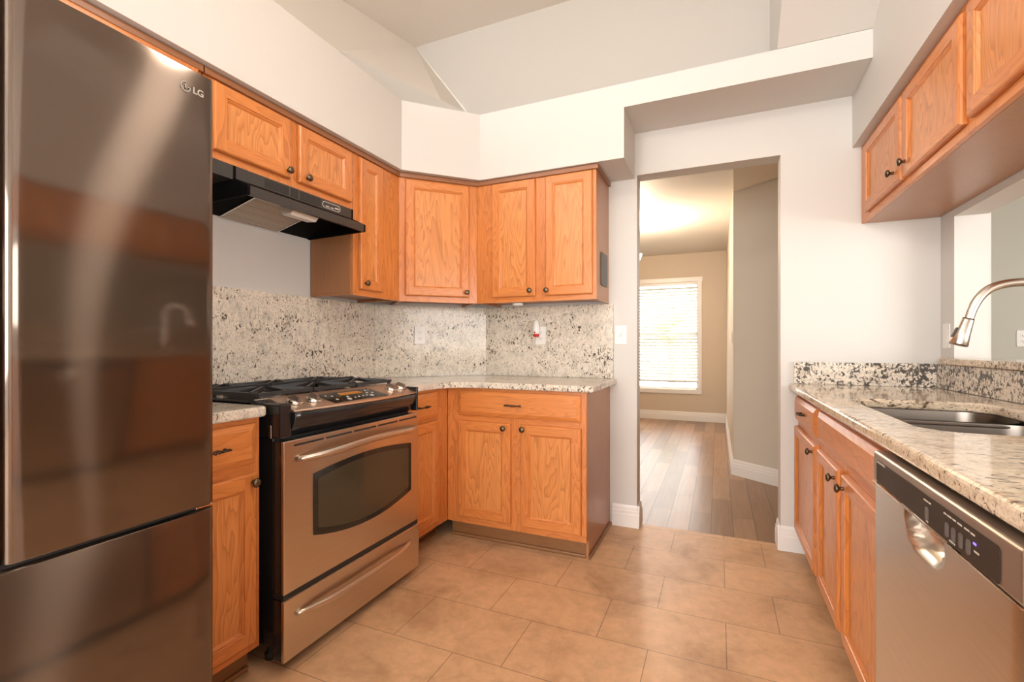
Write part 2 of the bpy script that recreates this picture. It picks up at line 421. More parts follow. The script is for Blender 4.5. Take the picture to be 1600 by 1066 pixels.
for x0, x1, z0, z1 in ((-1.9, 0.8, 0.45, 0.5), (-1.9, 0.8, 2.4, 2.45), (-1.9, -1.85, 0.5, 2.4), (0.75, 0.8, 0.5, 2.4), (-0.575, -0.525, 0.5, 2.4)):
    b.box(x0, x1, -2.54, -2.46, z0, z1, 'trim')
struct('window_2', b, 'white framed wide window behind the camera')
struct('ceiling', MB().box(-3.4, 1.12, -2.55, 3.08, ZC, ZC + 0.1, 'ceil_lit'), 'flat kitchen ceiling, paint lightened for the light on it')
# sloping faces above the corner soffit
P1, P2x = Vector((-2.086, 2.96, ZC)), Vector((-1.49, 2.955, 2.575))
Q1, Q2 = Vector((-2.17, 2.277, 2.966)), Vector((-1.717, 2.735, 2.78))
S1, S2 = Vector((-2.238, 2.363, ZC)), Vector((-2.95, -0.4, ZC))
Q0 = Vector((-2.75, -0.4, 2.55)); Q1b = Vector((-2.29, 1.75, 2.56))
b = MB()
b.quad([P1, P2x, Q2], 'ceil_lit'); b.quad([P1, Q2, Q1], 'ceil_lit'); b.quad([P1, Q1, S1], 'ceil_lit')
b.quad([S1, Q1, Q1b, Q0, S2], 'ceil_lit')
struct('ceiling_slope', b, 'sloping ceiling face over the corner, paint lightened for light')
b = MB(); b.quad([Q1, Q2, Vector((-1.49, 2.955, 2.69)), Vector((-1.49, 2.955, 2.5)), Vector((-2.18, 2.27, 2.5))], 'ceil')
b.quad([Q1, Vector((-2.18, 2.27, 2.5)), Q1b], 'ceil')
struct('trim_4', b, 'triangular wall face above the corner soffit, shade painted in')
# soffits (bulkheads) over the wall cabinets
SOF = [(-2.4, -2.5), (-1.69, -2.5), (-1.69, 2.262), (-1.352, 2.60), (-0.47, 2.60), (-0.47, 2.96), (-1.49, 2.96), (-2.03, 2.43), (-2.4, 2.43)]
struct('trim_1', MB().prism(SOF, 2.145, 2.55, 'wall'), 'white bulkhead running over the stove side cabinets')
struct('trim_2', MB().box(-0.47, 0.64, 2.60, 2.96, 2.42, 2.55, 'wall'), 'white bulkhead ledge spanning the doorway wall')
struct('trim_3', MB().box(0.64, 1.0, -2.43, 2.96, 2.148, 3.36, 'wall'), 'white bulkhead over the sink side cabinets')
b = MB().prism([(2.6, 2.552), (2.96, 2.552), (2.96, 3.36), (1.25, 3.36)], 0.262, 0.64, 'wall', 'x')
struct('ceiling_boxing', b, 'white sloping boxing above the doorway ledge')

def baseboard(name, p0, p1, nrm, label, h=0.135):
    """p0->p1 along the wall, nrm the inward 2D normal; profiled board"""
    p0, p1, nv = Vector((*p0, 0)), Vector((*p1, 0)), Vector((*nrm, 0)).normalized()
    prof = [(0.0005, 0.001), (0.016, 0.001), (0.016, h * 0.58), (0.0135, h * 0.62), (0.0135, h * 0.74), (0.010, h * 0.78), (0.009, h * 0.9), (0.005, h), (0.0005, h)]
    b = MB(); A = [b.bm.verts.new(p0 + nv * t + Vector((0, 0, z))) for t, z in prof]; B = [b.bm.verts.new(p1 + nv * t + Vector((0, 0, z))) for t, z in prof]
    k = len(prof)
    for i in range(k):
        f = b.bm.faces.new((A[i], A[(i + 1) % k], B[(i + 1) % k], B[i])); f.material_index = b.mi('trim')
    b.bm.faces.new(A[::-1]); b.bm.faces.new(B)
    return struct(name, b, label)
baseboard('baseboard_back', (-0.606, 2.96), (-0.44, 2.96), (0, -1), 'white baseboard between base cabinet and doorway')
baseboard('baseboard_jamb', (-0.456, 2.946), (-0.456, 3.08), (1, 0), 'white baseboard on the left side of the doorway')
baseboard('baseboard_right', (0.298, 2.96), (0.44, 2.96), (0, -1), 'white baseboard right of the doorway')
baseboard('baseboard_jamb_right', (0.314, 2.946), (0.314, 3.08), (-1, 0), 'white baseboard on the right side of the doorway')

# ---- dining room beyond the doorway
YF = 7.47
b = MB().box(-3.1, -1.36, YF, YF + 0.12, 0, 2.7, 'tan').box(-0.262, 0.3, YF, YF + 0.12, 0, 2.7, 'tan')
b.box(-1.36, -0.262, YF, YF + 0.12, 0, 0.455, 'tan').box(-1.36, -0.262, YF, YF + 0.12, 2.075, 2.7, 'tan')
struct('wall_dining_far', b, 'tan wall with the blinds window')
struct('wall_dining_left', MB().box(-3.1, -3.0, 3.08, YF, 0, 2.7, 'tan'), 'tan dining room side wall')
struct('wall_dining_front', MB().box(-3.1, -2.1, 2.96, 3.08, 0, 2.7, 'tan'))
b = MB().prism([(0.11, YF), (0.121, 4.5215), (0.2, 4.625), (0.2, YF)], 0, 2.7, 'tan')
struct('wall_dining_right', b, 'tan wall on the right of the dining room')
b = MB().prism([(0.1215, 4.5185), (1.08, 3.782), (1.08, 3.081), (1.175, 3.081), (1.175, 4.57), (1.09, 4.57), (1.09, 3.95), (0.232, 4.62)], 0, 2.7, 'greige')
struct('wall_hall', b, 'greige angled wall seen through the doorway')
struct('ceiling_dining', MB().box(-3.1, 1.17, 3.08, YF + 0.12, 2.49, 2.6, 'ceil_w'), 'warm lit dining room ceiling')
b = MB().prism([(0.121, 4.51), (0.085, 3.081), (1.079, 3.081), (1.079, 3.775)], 2.45, 2.489, 'tan')  # tan colour stands in for shade on the hall ceiling
struct('ceiling_hall', b, 'dropped ceiling in the hall, its shade painted in as tan')
baseboard('baseboard_dining_far', (-3.0, YF), (0.105, YF), (0, -1), 'white baseboard under the blinds window')
baseboard('baseboard_dining_right', (0.11, YF), (0.121, 4.515), (-1, 0), 'white baseboard on the dining room right wall')
baseboard('baseboard_hall', (0.112, 4.526), (1.08, 3.782), (-0.609, -0.793), 'white baseboard on the angled hall wall')
# window in the far wall
b = MB()
XL, XR, ZB, ZT = -1.36, -0.262, 0.455, 2.075
for x0, x1, z0, z1 in ((XL - 0.07, XR + 0.055, ZT - 0.01, ZT + 0.058), (XL - 0.06, XR + 0.045, ZB - 0.055, ZB + 0.012), (XL - 0.06, XL + 0.01, ZB, ZT), (XR - 0.012, XR + 0.045, ZB, ZT)):
    b.box(x0, x1, YF - 0.02, YF - 0.0005, z0, z1, 'trim', 0.004)
w1 = tag(b.build('window_1'), 'white cased window with blinds in the dining room', None, None, 'structure')
b = MB()
for x0, x1, z0, z1 in ((XL, XR, ZT - 0.03, ZT), (XL, XR, ZB, ZB + 0.035), (XL, XL + 0.03, ZB, ZT), (XR - 0.03, XR, ZB, ZT), (XL, XR, 1.265, 1.305)):
    b.box(x0, x1, YF + 0.06, YF + 0.10, z0, z1, 'trim')
b.build('sash', w1)
MB().box(XL + 0.03, XR - 0.03, YF + 0.078, YF + 0.082, ZB + 0.035, ZT - 0.03, 'pane').build('pane', w1)
bl = thing('venetian_blind', 'white venetian blind lowered over the dining room window', 'blind', ((XL + XR) / 2, YF + 0.025, ZB))
b = MB(); z = 0.60
while z < ZT - 0.06:
    c = Vector((0, 0, z - ZB)); hw = (XR - XL) / 2 - 0.012; dy, dz = 0.016, 0.017
    b.quad([c + Vector((-hw, -dy, -dz)), c + Vector((hw, -dy, -dz)), c + Vector((hw, 0, 0.0015)), c + Vector((-hw, 0, 0.0015))], 'slat')
    b.quad([c + Vector((-hw, 0, 0.0015)), c + Vector((hw, 0, 0.0015)), c + Vector((hw, dy, dz)), c + Vector((-hw, dy, dz))], 'slat')
    z += 0.0475
b.build('slats', bl, fix=False)
hw = (XR - XL) / 2 - 0.008
MB().box(-hw, hw, -0.022, 0.03, ZT - 0.05 - ZB, ZT - 0.005 - ZB, 'trim', 0.004).build('head_rail', bl)
MB().box(-hw, hw, -0.022, 0.022, 0.115, 0.14, 'slat', 0.004).build('bottom_rail', bl)
b = MB()
for x in (-0.35, 0.35): b.tube([(x, -0.024, 0.14), (x, -0.024, ZT - ZB - 0.05)], 0.0015, 'slat', 6)
b.build('cord', bl)
# ground and a tree outside the dining room window
struct('ground', MB().box(-8, 6, YF + 0.13, 16, -0.3, -0.2, 'lawn'), 'pale ground outside the window')
tr = thing('garden_tree', 'dark tree seen faintly through the window blind', 'tree', (-1.0, 11.3, -0.2))
MB().tube([(0, 0, 0), (0.05, 0, 0.7), (0.0, 0.05, 1.6), (0.1, 0, 2.2)], [0.13, 0.1, 0.085, 0.05], 'bark', 10).build('trunk', tr)
b = MB()
for i in range(26):
    a = random.uniform(0, 2 * PI); r = random.uniform(0, 0.28); zz = random.uniform(1.5, 2.0); q = random.uniform(0.08, 0.15)
    t = bmesh.new(); bmesh.ops.create_icosphere(t, subdivisions=2, radius=q)
    for v in t.verts: v.co = v.co * random.uniform(0.75, 1.2) + Vector((r * math.cos(a), r * math.sin(a), zz))
    b.merge(t, 'leaf')
b.build('foliage', tr)
# chandelier in the dining room
ch = thing('chandelier', 'glass shade chandelier glowing just inside the doorway edge', 'chandelier', (CH[0], CH[1], 1.75))
b = MB().lathe([(0, 0), (0.0, 0.012), (0.03, 0.03), (0.1, 0.02), (0.2, 0.03), (0.3, 0.012), (0.45, 0.01), (0.735, 0.01)], (0, 0, 0), (0, 0, 1), 'bronze', 16); b.build('stem', ch)
MB().lathe([(0.709, 0), (0.71, 0.06), (0.735, 0.065), (0.7385, 0.065)], (0, 0, 0), (0, 0, 1), 'bronze', 20).build('canopy', ch)
def ch_arm(k):
    a = math.radians(16 + 72 * k); c, s_ = math.cos(a), math.sin(a)
    pts = [(c * r, s_ * r, z) for r, z in ((0.02, 0.12), (0.09, 0.05), (0.17, 0.06), (0.23, 0.13), (0.25, 0.22))]
    ar = MB().tube(pts, 0.008, 'bronze', 8).lathe([(0.20, 0), (0.2, 0.022), (0.23, 0.02), (0.24, 0.0)], (c * 0.25, s_ * 0.25, 0), (0, 0, 1), 'bronze', 12).build('arm', ch)
    MB().lathe([(0.232, 0.02), (0.25, 0.03), (0.31, 0.05), (0.37, 0.07), (0.366, 0.065), (0.31, 0.045), (0.255, 0.025)], (c * 0.25, s_ * 0.25, 0), (0, 0, 1), 'bulb', 20).build('shade', ar)
    return ar
for k in range(5): ch_arm(k)

# ---- room next door, seen through the pass-through
struct('wall_side_far', MB().box(1.09, 4.0, 4.571, 4.69, 0, 2.7, 'sage'), 'sage wall of the room beyond the pass-through')
b = MB().box(4.0, 4.12, -2.55, -1.9, 0, 3.5, 'sage').box(4.0, 4.12, 1.3, 4.69, 0, 3.5, 'sage').box(4.0, 4.12, -1.9, 1.3, 0, 0.45, 'sage').box(4.0, 4.12, -1.9, 1.3, 2.45, 3.5, 'sage')
struct('wall_side_right', b)
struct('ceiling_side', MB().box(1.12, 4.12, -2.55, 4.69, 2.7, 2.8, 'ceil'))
struct('floor_side', MB().box(1.18, 4.0, 3.0402, 4.57, 0.0, 0.004, 'plank'))
b = MB()
for y0, y1, z0, z1 in ((-1.9, 1.3, 0.45, 0.51), (-1.9, 1.3, 2.39, 2.45), (-1.9, -1.84, 0.51, 2.39), (1.24, 1.3, 0.51, 2.39), (-0.33, -0.27, 0.51, 2.39)):
    b.box(4.01, 4.09, y0, y1, z0, z1, 'trim')
struct('added_window_3', b)  # unseen window, sized and placed to bring light onto the left wall

# ------------------------------------------------------------------ CABINET PARTS (local frame: x right, y into the cabinet, z up)
def knob_mesh():
    b = MB().lathe([(-0.001, 0.0), (-0.001, 0.0075), (0.004, 0.006), (0.010, 0.0055), (0.013, 0.010), (0.016, 0.0145), (0.020, 0.0155), (0.024, 0.013), (0.0265, 0.007), (0.0272, 0)], (0, 0, 0), (0, -1, 0), 'bronze', 20)
    o = b.build('knob'); me = o.data; bpy.data.objects.remove(o); return me
def pull_mesh():
    b = MB()
    for sx in (-1, 1):
        b.tube([(sx * 0.038, 0.0, 0), (sx * 0.038, -0.014, 0), (sx * 0.034, -0.02, 0)], [0.0055, 0.004, 0.004], 'iron', 8)
        b.tube([(sx * 0.050, -0.017, -0.002), (sx * 0.042, -0.020, 0.001), (sx * 0.030, -0.021, 0), (sx * 0.016, -0.021, 0)], [0.0025, 0.0045, 0.0035, 0.0045], 'iron', 8)
    for q in range(3):                                        # twisted bird-cage centre
        pts = [(-0.018 + 0.036 * i / 10, -0.021 + 0.006 * math.sin(PI * i / 10) * math.cos(2 * PI * (i / 10 + q / 3)), 0.006 * math.sin(PI * i / 10) * math.sin(2 * PI * (i / 10 + q / 3))) for i in range(11)]
        b.tube(pts, 0.002, 'iron', 6)
    o = b.build('pull'); me = o.data; bpy.data.objects.remove(o); return me
KNOB, PULL = knob_mesh(), pull_mesh()
def put(mesh, name, parent, loc):
    o = bpy.data.objects.new(name, mesh); COL.objects.link(o); o.parent = parent; o.location = loc; return o

def panel_door(parent, x0, x1, z0, z1, knob=None, fw=0.047, hinge=None):
    """frame and panel door, 20 mm proud of y = 0"""
    b = MB(); T = 0.021
    W, H = x1 - x0, z1 - z0
    def rect(i, y): return [Vector((i, y, i)), Vector((W - i, y, i)), Vector((W - i, y, H - i)), Vector((i, y, H - i))]
    def ring(i0, y0, i1, y1, mats):
        A, B = rect(i0, y0), rect(i1, y1)
        for k in range(4):
            b.quad([A[k], A[(k + 1) % 4], B[(k + 1) % 4], B[k]], mats[k % 2])
    hv = ('oak_h', 'oak_v')
    ring(0, -0.001, 0, -T + 0.009, hv); ring(0, -T + 0.009, 0.0025, -T + 0.003, hv); ring(0.0025, -T + 0.003, 0.007, -T, hv)
    a = 0.007
    y = -T
    for xs in ((a, fw), (W - fw, W - a)):                     # stiles full height, rails between
        b.quad([(xs[0], y, a), (xs[1], y, a), (xs[1], y, H - a), (xs[0], y, H - a)], 'oak_v')
    for zs in ((a, fw), (H - fw, H - a)):
        b.quad([(fw, y, zs[0]), (W - fw, y, zs[0]), (W - fw, y, zs[1]), (fw, y, zs[1])], 'oak_h')
    ring(fw, -T, fw + 0.0015, -T + 0.0035, hv); ring(fw + 0.0015, -T + 0.0035, fw + 0.005, -T + 0.0035, hv)
    ring(fw + 0.005, -T + 0.0035, fw + 0.013, -T + 0.0105, hv)
    i = fw + 0.013; R = rect(i, -T + 0.0105)
    b.quad(R, 'oak_p')
    B0 = rect(0, -0.001); b.quad(B0[::-1], 'oak_v')
    o = b.build('door', parent, loc=(x0, 0, z0))
    if knob: put(KNOB, 'knob', o, (knob[0] - x0, -T, knob[1] - z0))
    return o
def drawer_front(parent, x0, x1, z0, z1, pull=True, name='drawer', px=None):
    b = MB(); W, H = x1 - x0, z1 - z0
    prof = [(0, -0.001), (0, -0.010), (0.002, -0.0125), (0.019, -0.0195), (0.0215, -0.021)]
    def rect(i, y): return [Vector((i, y, i)), Vector((W - i, y, i)), Vector((W - i, y, H - i)), Vector((i, y, H - i))]
    for (i0, y0), (i1, y1) in zip(prof, prof[1:]):
        A, B = rect(i0, y0), rect(i1, y1)
        for k in range(4): b.quad([A[k], A[(k + 1) % 4], B[(k + 1) % 4], B[k]], 'oak_h')
    b.quad(rect(prof[-1][0], prof[-1][1]), 'oak_h'); b.quad(rect(0, -0.001)[::-1], 'oak_h')
    o = b.build(name, parent, loc=(x0, 0, z0))
    if pull: put(PULL, 'pull', o, ((px if px is not None else (x0 + x1) / 2) - x0, -0.021, H / 2))
    return o
def frame(parent, W, z0, z1, stiles, rails, name='face_frame'):
    """stiles: (x0,x1) full height; rails: (x0,x1,z0,z1)"""
    b = MB()
    for x0, x1 in stiles: b.box(x0, x1, 0.0, 0.019, z0, z1, 'oak_v', 0.001, 1)
    for x0, x1, a, c in rails: b.box(x0 + 0.0002, x1 - 0.0002, 0.0005, 0.018, a, c, 'oak_h')
    return b.build(name, parent)
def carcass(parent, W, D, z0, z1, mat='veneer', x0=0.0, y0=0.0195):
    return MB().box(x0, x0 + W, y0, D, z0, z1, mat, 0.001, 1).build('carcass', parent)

R90 = PI / 2
# ---- wall cabinets, stove side
XU = -1.73
def wall_cab(name, label, loc, rot, W, D, z0, z1, stiles, rails, doors, veneer='veneer', group=None, end=False):
    t = thing(name, label, 'cabinet', (loc[0], loc[1], z0), rot, group)
    H = z1 - z0
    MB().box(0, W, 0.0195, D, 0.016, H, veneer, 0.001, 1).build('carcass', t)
    if z0 < 1.5:
        for xa in (0, W - 0.014): MB().box(xa, xa + 0.014, 0.0196, D, 0, 0.0158, veneer).build('side_skirt', t)
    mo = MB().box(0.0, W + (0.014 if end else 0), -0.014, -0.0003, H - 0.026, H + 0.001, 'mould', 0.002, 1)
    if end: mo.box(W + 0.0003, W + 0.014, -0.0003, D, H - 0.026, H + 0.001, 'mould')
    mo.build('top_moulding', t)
    frame(t, W, 0, H, stiles, [(a, c, d - z0, e - z0) for a, c, d, e in rails])
    for x0, x1, a, c, kn in doors:
        panel_door(t, x0, x1, a - z0, c - z0, (kn[0], kn[1] - z0) if kn else None)
    return t
GU = 'oak wall cabinets'
ZU = 2.142
W = 1.095
wall_cab('wall_cabinet', 'oak wall cabinet above the refrigerator, mostly hidden behind it', (XU, 0.03), R90, W, 0.295, 1.84, ZU, [(0, 0.04), (W - 0.04, W), (W / 2 - 0.03, W / 2 + 0.03)],
         [(0.04, W / 2 - 0.03, 1.84, 1.875), (0.04, W / 2 - 0.03, 2.105, ZU), (W / 2 + 0.03, W - 0.04, 1.84, 1.875), (W / 2 + 0.03, W - 0.04, 2.105, ZU)],
         [(0.02, W / 2 - 0.012, 1.86, 2.115, None), (W / 2 + 0.012, W - 0.02, 1.86, 2.115, None)], group=GU)
y0 = 1.13; W = 0.775
wall_cab('wall_cabinet', 'short two-door oak wall cabinet right above the black range hood', (XU, y0), R90, W, 0.295, 1.822, ZU, [(0, 0.045), (W - 0.036, W), (0.355, 0.43)],
         [(0.045, 0.355, 1.822, 1.865), (0.045, 0.355, 2.10, ZU), (0.43, W - 0.036, 1.822, 1.865), (0.43, W - 0.036, 2.10, ZU)],
         [(0.03, 1.505 - y0, 1.85, 2.108, (1.486 - y0, 1.879)), (1.549 - y0, 1.880 - y0, 1.85, 2.108, (1.590 - y0, 1.879))], group=GU)
y0 = 1.907; W = 0.3802
wall_cab('wall_cabinet', 'narrow single-door oak wall cabinet between hood and corner cabinet', (XU, y0), R90, W, 0.295, 1.383, ZU, [(0, 0.045), (0.20, W)],
         [(0.045, 0.20, 1.383, 1.425), (0.045, 0.20, 2.10, ZU)], [(1.943 - y0, 2.125 - y0, 1.415, 2.108, (1.978 - y0, 1.449))], group=GU)
W = 0.4845
wall_cab('wall_cabinet', 'angled corner oak wall cabinet with one wide door', (XU, 2.2873), PI / 4, W, 0.31, 1.383, ZU, [(0.0, 0.055), (W - 0.055, W)],
         [(0.055, W - 0.055, 1.383, 1.43), (0.055, W - 0.055, 2.10, ZU)], [(0.036, 0.428, 1.417, 2.108, (0.408, 1.447))], group=GU)
x0 = -1.3873; W = 0.7573
wall_cab('wall_cabinet', 'two-door oak wall cabinet beside the doorway, dark plate on its side', (x0, 2.63), 0, W, 0.328, 1.383, ZU, [(0.0, 0.13), (W - 0.035, W), (0.385, 0.48)],
         [(0.13, 0.385, 1.383, 1.43), (0.13, 0.385, 2.10, ZU), (0.48, W - 0.035, 1.383, 1.43), (0.48, W - 0.035, 2.10, ZU)],
         [(-1.279 - x0, -0.992 - x0, 1.414, 2.112, (-1.023 - x0, 1.446)), (-0.930 - x0, -0.649 - x0, 1.412, 2.112, (-0.918 - x0, 1.443))], group=GU, end=True)
# thin dark scribe strip between the cabinets and the bulkhead is the bulkhead underside itself
b = MB().prism(rr(2.735, 2.895, 1.475, 1.672, 0.018, 4), -0.6292, -0.6235, 'slate', 'x', 0.0015, 1)
tag(b.build('magnetic_plate', origin=(-0.6292, 2.815, 1.57)), 'dark grey rounded plate stuck on the wall cabinet side by doorway', 'plate')
b = MB().lathe([(0, 0), (0.0, 0.034), (-0.008, 0.034), (-0.014, 0.028), (-0.016, 0)], (0, 0, 0), (0, 0, 1), 'plastic_w', 24)
tag(b.build('puck_light', loc=(-1.14, 2.70, 1.3822)), 'small white round light under the wall cabinet', 'light')

# ---- wall cabinets, sink side
YR = 2.957; XR_ = 0.68
def ry(Y): return YR - Y
Wr = 2.957 + 0.55
t = thing('wall_cabinet', 'oak wall cabinet row hanging over the pass-through and sink', 'cabinet', (XR_, YR, 1.749), -R90, GU)
H = 2.146 - 1.749
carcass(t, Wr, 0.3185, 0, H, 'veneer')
dr = [(2.84, 2.335, 2.405), (2.305, 1.825, 2.27), (1.785, 1.29, None), (1.27, 0.79, None), (0.75, 0.25, None), (0.23, -0.25, None)]
b_st = [(0, 0.13)] + [(ry(a) - 0.03, ry(a) + 0.03) for a in (2.32, 1.805, 1.28, 0.77, 0.24)] + [(Wr - 0.3, Wr)]
rl = []
xs = [s for p in b_st for s in p]
for i in range(1, len(xs) - 1, 2): rl += [(xs[i], xs[i + 1], 0, 0.045), (xs[i], xs[i + 1], H - 0.045, H)]
frame(t, Wr, 0, H, b_st, rl)
for a, c, kn in dr:
    panel_door(t, ry(a), ry(c), 0.03, H - 0.035, (ry(kn), 0.08) if kn else None)

# ---- base cabinets
def base_cab(name, label, loc, rot, W, D, stiles, rails, drawers, doors, toe=(0.075, 0.0), ztop=0.878, group='oak base cabinets', box=None, ctop=None):
    t = thing(name, label, 'cabinet', (loc[0], loc[1], 0), rot, group)
    bx = box or (0, W)
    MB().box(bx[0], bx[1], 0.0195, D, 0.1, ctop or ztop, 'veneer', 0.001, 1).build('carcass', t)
    frame(t, W, 0.1, ztop, stiles, rails)
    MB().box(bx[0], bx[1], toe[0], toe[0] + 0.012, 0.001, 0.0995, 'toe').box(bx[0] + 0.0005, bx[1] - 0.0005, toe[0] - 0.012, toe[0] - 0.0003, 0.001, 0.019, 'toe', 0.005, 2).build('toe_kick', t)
    for a in drawers: drawer_front(t, *a)
    for x0, x1, a, c, kn in doors: panel_door(t, x0, x1, a, c, kn)
    return t
# beside the refrigerator
y0 = 0.795; W = 0.331
base_cab('base_cabinet', 'narrow oak base cabinet squeezed between refrigerator and stove', (-1.43, y0), R90, W, 0.595, [(0, 0.035), (W - 0.04, W)],
         [(0.035, W - 0.04, 0.10, 0.15), (0.035, W - 0.04, 0.68, 0.74), (0.035, W - 0.04, 0.84, 0.878)],
         [(0.02, W - 0.022, 0.727, 0.862, True, 'drawer', 0.155)], [(0.02, W - 0.022, 0.13, 0.698, (1.086 - y0, 0.668))], (0.06, 0))
# right of the stove
y0 = 1.948; W = 0.4312
base_cab('base_cabinet', 'narrow oak base cabinet between stove and the corner', (-1.452, y0), R90, W, 0.55, [(0, 0.04), (2.25 - y0, W)],
         [(0.04, 2.25 - y0, 0.10, 0.16), (0.04, 2.25 - y0, 0.68, 0.75), (0.04, 2.25 - y0, 0.84, 0.878)],
         [(0.02, 2.262 - y0, 0.722, 0.862, True, 'drawer', 0.15)], [(0.02, 2.262 - y0, 0.135, 0.703, None)], (0.09, 0))
# back run
x0 = -1.451; W = 0.83
t = base_cab('base_cabinet', 'two-door oak base cabinet with a wide drawer, next to the doorway', (x0, 2.38), 0, W, 0.576, [(0.0005, 0.095), (W - 0.038, W), (0.405, 0.475)],
         [(0.095, 0.405, 0.10, 0.155), (0.475, W - 0.038, 0.10, 0.155), (0.095, 0.405, 0.675, 0.735), (0.475, W - 0.038, 0.675, 0.735), (0.095, W - 0.038, 0.845, 0.878)],
         [(-1.372 - x0, -0.649 - x0, 0.722, 0.862, True, 'drawer', -1.022 - x0)],
         [(-1.372 - x0, -1.042 - x0, 0.140, 0.690, (-1.08 - x0, 0.664)), (-0.984 - x0, -0.646 - x0, 0.138, 0.690, (-0.967 - x0, 0.666))], (0.052, 0), box=(0.003, W - 0.0145))
MB().prism([(0.02, 0.1), (0.02, 0.877), (0.576, 0.877), (0.576, 0.001), (0.046, 0.001), (0.046, 0.1)], W - 0.014, W - 0.0002, 'veneer', 'x').box(W - 0.0001, W + 0.011, 0.030, 0.576, 0.001, 0.018, 'toe', 0.004, 2).build('end_panel', t)
# sink side
YS = 2.957
def sy(Y): return YS - Y
W = YS - 2.337
base_cab('base_cabinet', 'oak base cabinet with one drawer against the doorway wall', (0.397, YS), -R90, W, 0.6, [(0, 0.04), (W - 0.04, W)],
         [(0.04, W - 0.04, 0.10, 0.15), (0.04, W - 0.04, 0.68, 0.74), (0.04, W - 0.04, 0.84, 0.878)],
         [(sy(2.945), sy(2.372), 0.725, 0.848, True, 'drawer', sy(2.655))], [(sy(2.945), sy(2.372), 0.13, 0.69, (sy(2.415), 0.655))], (0.075, 0))
W = 2.336 - 1.43
def sb(Y): return 2.336 - Y
base_cab('base_cabinet', 'oak sink base cabinet with two doors beside the dishwasher', (0.397, 2.336), -R90, W, 0.6, [(0, 0.04), (W - 0.04, W), (sb(1.955), sb(1.895))],
         [(0.04, sb(1.955), 0.10, 0.15), (sb(1.895), W - 0.04, 0.10, 0.15), (0.04, sb(1.955), 0.68, 0.74), (sb(1.895), W - 0.04, 0.68, 0.74), (0.04, W - 0.04, 0.84, 0.878)],
         [(sb(2.308), sb(1.46), 0.725, 0.848, False, 'false_drawer_front')],
         [(sb(2.312), sb(1.945), 0.13, 0.69, (sb(1.985), 0.652)), (sb(1.888), sb(1.46), 0.13, 0.69, (sb(1.852), 0.650))], (0.075, 0), ctop=0.69)
W = 1.3
base_cab('base_cabinet', 'oak base cabinet on the near side of the dishwasher', (0.397, 0.768), -R90, W, 0.6, [(0, 0.04), (W - 0.04, W), (0.62, 0.68)],
         [(0.04, 0.62, 0.10, 0.15), (0.68, W - 0.04, 0.10, 0.15), (0.04, 0.62, 0.68, 0.74), (0.68, W - 0.04, 0.68, 0.74), (0.04, W - 0.04, 0.84, 0.878)],
         [(0.02, 0.635, 0.725, 0.848), (0.665, 1.28, 0.725, 0.848)], [(0.02, 0.635, 0.13, 0.69, (0.6, 0.655)), (0.665, 1.28, 0.13, 0.69, (0.7, 0.655))], (0.075, 0))

# ------------------------------------------------------------------ WORKTOPS AND SPLASHES
def slab(name, poly, z0, z1, mat, label, cat, bev=0.009, hole=None):
    cx = sum(p[0] for p in poly) / len(poly); cy = sum(p[1] for p in poly) / len(poly)
    b = MB().prism(poly, z0, z1, mat, 'z', bev, 3, hole)
    return tag(b.build(name, origin=(cx, cy, z0)), label, cat)
slab('countertop', [(-2.008, 0.795), (-1.403, 0.795)] + [(-1.403 - 0.03 + 0.03 * math.cos(a), 1.146 - 0.03 + 0.03 * math.sin(a)) for a in [k * PI / 12 for k in range(7)]] + [(-2.008, 1.146)],
     0.879, 0.914, 'granite', 'small speckled granite worktop left of the stove', 'countertop')
arc = [(-1.415 + 0.17 - 0.17 * math.cos(a), 2.345 - 0.17 + 0.17 * math.sin(a)) for a in [k * PI / 16 for k in range(9)]]
slab('countertop', [(-2.008, 1.947), (-1.415, 1.947)] + arc + [(-0.592, 2.345), (-0.580, 2.357), (-0.578, 2.955), (-0.5985, 2.955), (-0.5985, 2.938), (-1.481, 2.938), (-2.008, 2.411)],
     0.879, 0.914, 'granite', 'speckled granite corner worktop right of the stove', 'countertop')
ZS = 1.380
slab('backsplash', [(-2.0295, 0.795), (-2.009, 0.795), (-2.009, 2.4105), (-2.0295, 2.4195)], 0.9143, ZS, 'granite', 'speckled granite splash slab behind the stove', 'backsplash', 0.001)
slab('backsplash', [(-2.0085, 2.4115), (-1.4815, 2.9385), (-1.4905, 2.959), (-2.0293, 2.4202)], 0.9143, ZS, 'granite', 'granite splash slab across the angled corner with an outlet', 'backsplash', 0.001)
slab('backsplash', [(-1.481, 2.939), (-0.5985, 2.939), (-0.5985, 2.9595), (-1.490, 2.9595)], 0.9143, ZS, 'granite', 'granite splash slab next to the doorway with the air freshener', 'backsplash', 0.001)
# sink worktop with cut-out
hole = rr(0.468, 0.872, 1.452, 2.222, 0.085, 7)
ypoly = [(0.352, -0.5), (0.978, -0.5), (0.978, 2.938), (0.374, 2.938), (0.374, 2.957), (0.352, 2.957)]
slab('countertop', ypoly, 0.879, 0.914, 'granite_r', 'long tan granite worktop holding the sink', 'countertop', 0.010, hole)
slab('backsplash', [(0.376, 2.9395), (0.978, 2.9395), (0.978, 2.9595), (0.376, 2.9595)], 0.9143, 1.031, 'granite_b', 'low granite splash with dark blotches along the doorway wall', 'backsplash', 0.001)
slab('backsplash', [(0.979, -0.5), (0.9995, -0.5), (0.9995, 2.939), (0.979, 2.939)], 0.9143, 1.0290, 'granite_b', 'low blotched granite splash under the pass-through ledge', 'backsplash', 0.001)
slab('ledge', [(0.962, -0.58), (1.16, -0.58), (1.16, 2.814), (0.999, 2.814), (0.999, 2.868), (0.962, 2.868)], 1.0315, 1.061, 'granite_r', 'granite ledge capping the pass-through opening', 'ledge', 0.006)

